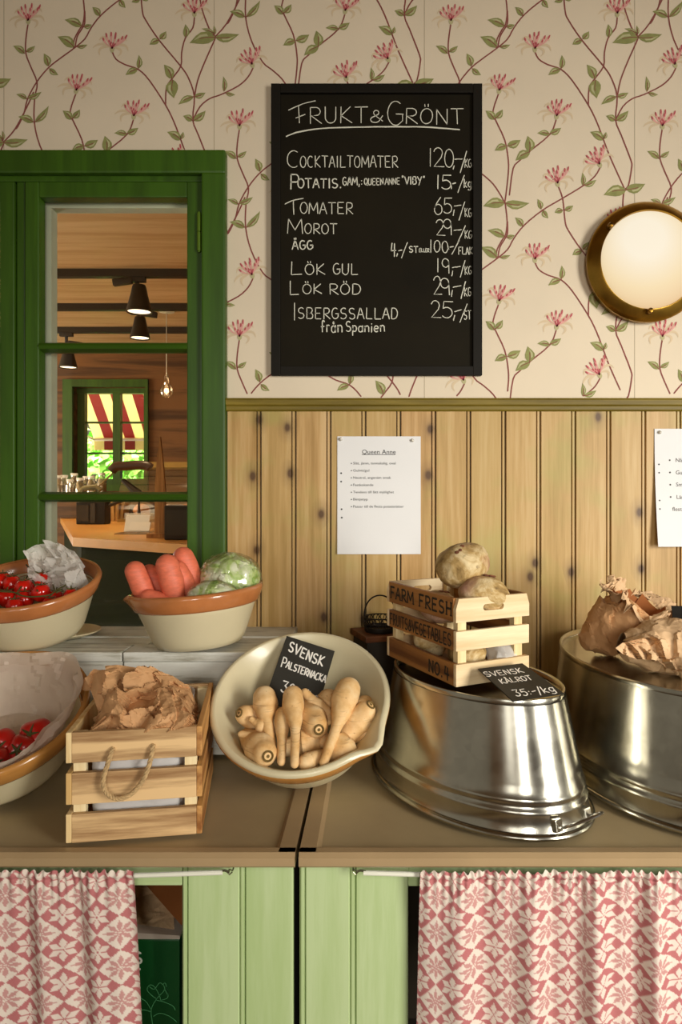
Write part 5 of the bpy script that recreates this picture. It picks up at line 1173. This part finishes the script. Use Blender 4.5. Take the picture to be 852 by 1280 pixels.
def word(s, x0, x1, yt, yb_, w=1.3, **k): write(chalk, s, (x0, yb_), (x1-x0, 0), (0, yt-yb_), w, **k)
def line(pts, w=1.3): chalk([Vector(p) for p in smoothline(pts, 5)], w)
line([(360.5, 137.5), (378, 130), (394, 126)]); line([(373, 133), (374, 153.5)]); line([(369.5, 147.5), (381, 143)])
word('RUKT', 386, 459, 134, 154); word('&', 462, 478, 138, 153); word('G', 483.5, 504, 126, 156); word('RÖNT', 506, 579, 136, 155)
part('chalk_heading', m, M['chalk'], t, label='chalk heading FRUKT & GRÖNT', smooth=False, fix=False); m = MB(); line([(357.5, 170.5), (375, 164.5), (410, 160), (470, 158.5), (530, 158.8), (574, 162)], 2.0)
word('C', 358, 374, 189, 210); word('OCKTAILTOMATER', 375, 497, 195, 209, gap=.24)
word('P', 362, 374, 217.5, 236, 1.9); word('OTATIS.', 372, 427, 223.5, 235, 1.8); word('GAM,:', 428, 453, 221.5, 231.5, 1.5); word('QUEEN', 455, 479, 223, 231, 1.4); word('ANNE', 481, 499.5, 222.5, 230.5, 1.1); word('"VIBY"', 501.5, 531, 221, 230.5, 1.5)
line([(356, 255), (366, 250.5), (379, 248)]); line([(366.5, 251), (367, 268)]); word('OMATER', 375, 441, 253, 267)
word('M', 359, 378, 274, 292); word('OROT', 380.5, 421, 279.5, 292)
word('ÄGG', 365, 391, 301, 312, 1.8)
word('L', 362, 378, 327, 343); word('ÖK', 381, 406, 330, 343); word('GUL', 416, 447, 329.5, 343)
word('L', 361, 373.5, 351, 368); word('ÖK', 378, 402, 355, 367); word('RÖD', 411, 451, 355, 368)
word('I', 366, 370, 378.5, 400); word('SBERGSSALLAD', 372, 497, 385, 398.5, gap=.24)
word('från', 401, 428, 401, 415, 1.6, gap=.2); word('Spanien', 432, 481, 402, 414.5, 1.6, gap=.2)
part('chalk_list', m, M['chalk'], t, label='chalk list of produce names', smooth=False, fix=False); m = MB()
word('1', 535, 540, 186, 208.5); word('2', 541, 555, 185, 209); word('0', 555, 567, 186.5, 209); line([(567.5, 207), (566, 211.5)]); line([(568, 199), (577.5, 198.8)]); line([(583, 189), (575, 216)]); word('KG', 580.5, 589, 199, 209.5, 1.1)
word('1', 545, 549, 219, 236, 1.6); word('5', 551, 564, 218.5, 236, 1.6); line([(563.5, 231), (564, 236)], 1.5); line([(565.5, 229.5), (569.5, 228.5)], 1.7); line([(580, 219), (572, 240.5)]); word('kg', 579.5, 589, 224, 234.5, 1.5)
word('6', 542, 553, 247, 268.5); word('5', 553.5, 565, 247.5, 266.5); line([(567.5, 262), (566, 269.5)]); line([(567.5, 257.5), (576, 256.5)]); line([(580.5, 252.5), (573.5, 275)]); word('KG', 580.5, 589, 260.5, 271, 1.1)
word('2', 544, 556, 274, 294); word('9', 553.5, 565, 274, 293.5); line([(567, 288), (576.5, 287)]); line([(581.5, 282), (572, 303)]); word('KG', 580.5, 589.5, 288, 298, 1.1)
word('4', 488, 495, 304, 320, 1.6); line([(496.5, 317), (495.5, 320.5)], 1.5); line([(498, 313.5), (502, 312.5)], 1.5); line([(509, 303), (501.5, 322.5)]); word('ST', 511, 522, 308, 315.5, 1.5); word('ELLER', 523.5, 536, 310.5, 315, 1); word('1', 536.5, 540, 300, 315.5); word('00', 542, 560, 301, 315.5); line([(560, 310), (560.5, 311.5)], 1.6); line([(562, 309), (566.5, 308)], 1.5); line([(574, 300), (564.5, 318)]); word('FLAK', 572.5, 590.5, 309, 318, 1.3)
word('1', 545, 549, 323, 340); word('9', 552, 562, 323.5, 341.5); line([(565.5, 338.5), (564.5, 345)]); line([(565, 334.5), (575, 333)]); line([(581, 325.5), (575, 346.5)]); word('KG', 580.5, 589, 333, 343, 1.1)
word('2', 541, 552, 345, 368); word('9', 550, 562.5, 348, 368.5); line([(565, 363), (564, 370.5)]); line([(566, 359), (576, 357)]); line([(581.5, 352), (576, 373)]); word('KG', 580, 588.5, 359.5, 370, 1.1)
word('2', 538, 551, 375.5, 397); word('5', 551.5, 566, 376.5, 397); line([(568, 394), (566.5, 400.5)]); line([(568, 389.5), (576.5, 387)]); line([(583.5, 380), (574.5, 403)]); word('ST', 579.5, 588.5, 388.5, 399, 1.3)
part('chalk_prices', m, M['chalk'], t, label='chalk column of prices', smooth=False, fix=False)
# ================================================================ NOTICES ON THE PANELLING
def text_mesh(body, size, loc, under=False):
    cu = bpy.data.curves.new('t', 'FONT'); cu.body = body; cu.size = size; cu.resolution_u = 3; ob = bpy.data.objects.new('t', cu); C.objects.link(ob)
    bpy.context.view_layer.update(); dg = bpy.context.evaluated_depsgraph_get(); me = bpy.data.meshes.new_from_object(ob.evaluated_get(dg)); bpy.data.objects.remove(ob); bpy.data.curves.remove(cu)
    v = [(p.co.x+loc[0], loc[1], p.co.y+loc[2]) for p in me.vertices]; f = [tuple(p.vertices) for p in me.polygons]; w_ = max(p.co.x for p in me.vertices)-min(p.co.x for p in me.vertices); bpy.data.meshes.remove(me); return v, f, w_
def notice(px0, py0, wpx, hpx, label, lines, curl, dots, pins, ink, title=None):
    yN = -.0135; s = FPX/(yN+DC); o = aty(px0, py0+hpx, yN); Wn, Hn = wpx/s, hpx/s
    t = thing('paper_notice', label, 'notice', (o.x, yN, o.z), group='paper notices pinned to the panelling'); m = MB()
    def cy(x, z): return -.0008-curl*max(0, 1-z/Hn)**2*(1-.6*x/Wn)-.001*abs(math.sin(PI*x/Wn))
    m.grid(lambda u, v: Vector((u*Wn-.004*0, cy(u*Wn, v*Hn), v*Hn)), 12, 24); part('sheet', m, M['sheet'], t)
    m = MB()
    def addt(body, px, py, hp, maxw=None):
        v, f, w_ = text_mesh(body, 1.0, (0, 0, 0)); k = hp/s/.72
        kx = (maxw/s)/w_ if maxw else k
        x0, z0 = (px-px0)/s, Hn-(py-py0)/s; vv = [(x0+a*kx, cy(x0+a*kx, z0+c*k)-.0005, z0+c*k) for a, b, c in v]; m.add(vv, f)
    for l in lines: addt(*l)
    for (px, py, r) in dots: m.add([(lambda X, Z: (X, cy(X, Z)-.0005, Z))((px+r*math.cos(a)-px0)/s, Hn-(py+r*math.sin(a)-py0)/s) for a in [2*PI*i/10 for i in range(10)]], [tuple(range(10))])
    if title: 
        X0, X1, Z = (title[0]-px0)/s, (title[1]-px0)/s, Hn-(title[2]-py0)/s; m.add([(X0, cy(X0, Z)-.0005, Z), (X1, cy(X1, Z)-.0005, Z), (X1, cy(X1, Z)-.0005, Z+.0014), (X0, cy(X0, Z)-.0005, Z+.0014)], [(0, 1, 2, 3)])
    part('printed_text', m, ink, t, label='dark printed text', smooth=False, fix=False)
    for px, py in pins:
        m = MB(); X, Z = (px-px0)/s, Hn-(py-py0)/s; m.lathe([(.0045, 0), (.0045, .002), (.0035, .005), (.0025, .006), (.0001, .0065)], 16, basis((1, 0, 0), (0, 0, 1), (0, -1, 0), (X, cy(X, Z)-.0003, Z))); part('pin', m, M['pin'], t)
L1 = ['Slät, jämn, tunnskalig, oval', 'Gulvit/gul', 'Neutral, angenäm smak', 'Fastkokande', 'Tendens till lätt mjölighet', 'Bintjetyp', 'Passar till de flesta potatisrätter']
wd1 = [53, 20, 47, 25, 51, 18, 63]
notice(421.5, 545.5, 104, 147, 'white notice titled Queen Anne pinned to the panelling under the chalkboard', [('Queen Anne', 452, 567.5, 5.6, 42)]+[(l, 441, 580.5+9*i, 3.1, w_) for i, (l, w_) in enumerate(zip(L1, wd1))], .004,
 [(439, 579.3+9*i, .75) for i in range(7)]+[(426.2, 591.5, 1.1), (426.2, 602, 1.1), (426.8, 636.5, 1.1), (427, 647, 1.1)], [(425.5, 549), (515, 550.5)], M['ink'], (452, 494, 568.6))
notice(817.5, 536, 104, 146.5, 'white notice pinned to the panelling at the right edge of the photo', [(l, 843, y, 5.0) for l, y in (('Något mjölig', 577.5), ('Gul', 593), ('Smakrik', 608), ('Lämplig till de', 623.5))]+[('flesta rätter', 837.5, 638.5, 5.0)], .022,
 [(836, 575.3+15.3*i, 1.1) for i in range(4)]+[(822.5, 580.5, 1), (822.5, 591, 1), (822, 625.5, 1), (822, 636, 1)], [(823.5, 540.5), (915, 541)], M['greyink'])
# ================================================================ WALL LAMP
o = aty(809, 327, 0); yl = -.02; o = Vector(((809-PX)/506, 0, ZC-(327-PY)/506)); r0 = 75.5/506
t = thing('wall_lamp', 'round brass bulkhead lamp with glowing frosted glass on the papered wall', 'wall lamp', o); LM = basis((1, 0, 0), (0, 0, 1), (0, -1, 0), (0, 0, 0))
m = MB(); m.lathe([(.02, .001), (r0*.97, .001), (r0*.985, .006), (r0*.985, .016), (r0, .02), (r0*1.0, .026), (r0*.975, .031), (r0*.95, .034), (r0*.835, .046), (r0*.815, .047), (r0*.805, .043), (r0*.805, .02)], 96, LM); part('brass_ring', m, M['brass'], t, angle=30)
em, nt, bs = newmat('frosted_lit_glass'); tc = nt.nodes.new('ShaderNodeTexCoord'); ln = nt.nodes.new('ShaderNodeVectorMath'); ln.operation = 'DISTANCE'; nt.links.new(tc.outputs['Object'], ln.inputs[0]); ln.inputs[1].default_value = (-.02, -.045, .045)
nt.links.new(ramp(nt, math_(nt, 'MULTIPLY', ln.outputs['Value'], 5), [(.25, lin('#fff4dc')), (.6, lin('#f7dfb0')), (.95, lin('#e8bd88'))]), bs.inputs['Emission Color']); bs.inputs['Emission Strength'].default_value = .92
bs.inputs['Base Color'].default_value = lin('#d8cdb8'); bs.inputs['Base Color'].default_value = (.12, .1, .08, 1); bs.inputs['Roughness'].default_value = .6; bs.inputs['Specular IOR Level'].default_value = .2
m = MB(); m.lathe([(r0*.815, .036)]+[(r0*.8*math.cos(a), .042+.022*math.sin(a)) for a in [PI/2*k/12 for k in range(12)]]+[(.0001, .064)], 72, LM); part('frosted_glass', m, em, t)
for a in (142, 268, 25):
    ca, sa = math.cos(R(a)), math.sin(R(a)); kM = basis((1, 0, 0), (0, 0, 1), (0, -1, 0), (r0*.86*ca, -.04, r0*.86*sa)); m = MB()
    m.lathe([(.0065, 0), (.0065, .004), (.004, .006), (.0045, .01), (.0068, .012), (.0068, .019), (.005, .022), (.0001, .023)], 20, kM); part('thumb_screw', m, M['brass_dark'], t)
# ================================================================ DARK BOX AND WIRE BASKET BEHIND
bo = Vector((.002, -.154, ZT+.0005)); ba = R(20); BW, BD, BH = .1, .112, .225
t = thing('wooden_box', 'dark red wooden box standing behind the parsnip bowl against the panelling', 'box', bo, (0, 0, ba))
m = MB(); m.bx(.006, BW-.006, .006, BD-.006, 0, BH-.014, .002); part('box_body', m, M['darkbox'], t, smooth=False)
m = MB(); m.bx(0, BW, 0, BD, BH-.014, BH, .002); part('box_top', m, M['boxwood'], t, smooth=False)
k0 = bo+(rotz(ba) @ Vector((.055, .052, BH+.0005))); rb = .038
t = thing('wire_basket', 'small black pierced iron basket with hoop handle on the dark box', 'basket', k0)
m = MB(); m.lathe([(.001, 0), (rb*.95, 0), (rb, .004), (rb, .012), (rb*.97, .012), (rb*.95, .004), (.001, .003)], 40); part('base_dish', m, M['iron'], t)
m = MB()
for z in (.02, .034): m.tube([(rb*math.cos(a), rb*math.sin(a), z) for a in [2*PI*i/40 for i in range(40)]], .0016, 6, closed=True)
for i in range(14):
    a = 2*PI*i/14; c = Vector((rb*math.cos(a), rb*math.sin(a), .027)); e = Vector((-math.sin(a), math.cos(a), 0)); z = Vector((0, 0, 1))
    m.tube([c+(e*math.cos(q)+z*math.sin(q))*.0075 for q in [2*PI*j/12 for j in range(12)]], .0013, 5, closed=True); m.tube([c-z*.016+e*.004, c+z*.008-e*.004], .001, 5)
part('pierced_band', m, M['iron'], t)
m = MB(); m.tube([(rb*math.cos(PI*i/24), 0, .03+.055*math.sin(PI*i/24)**.8) for i in range(25)], .0018, 8); part('hoop_handle', m, M['iron'], t)
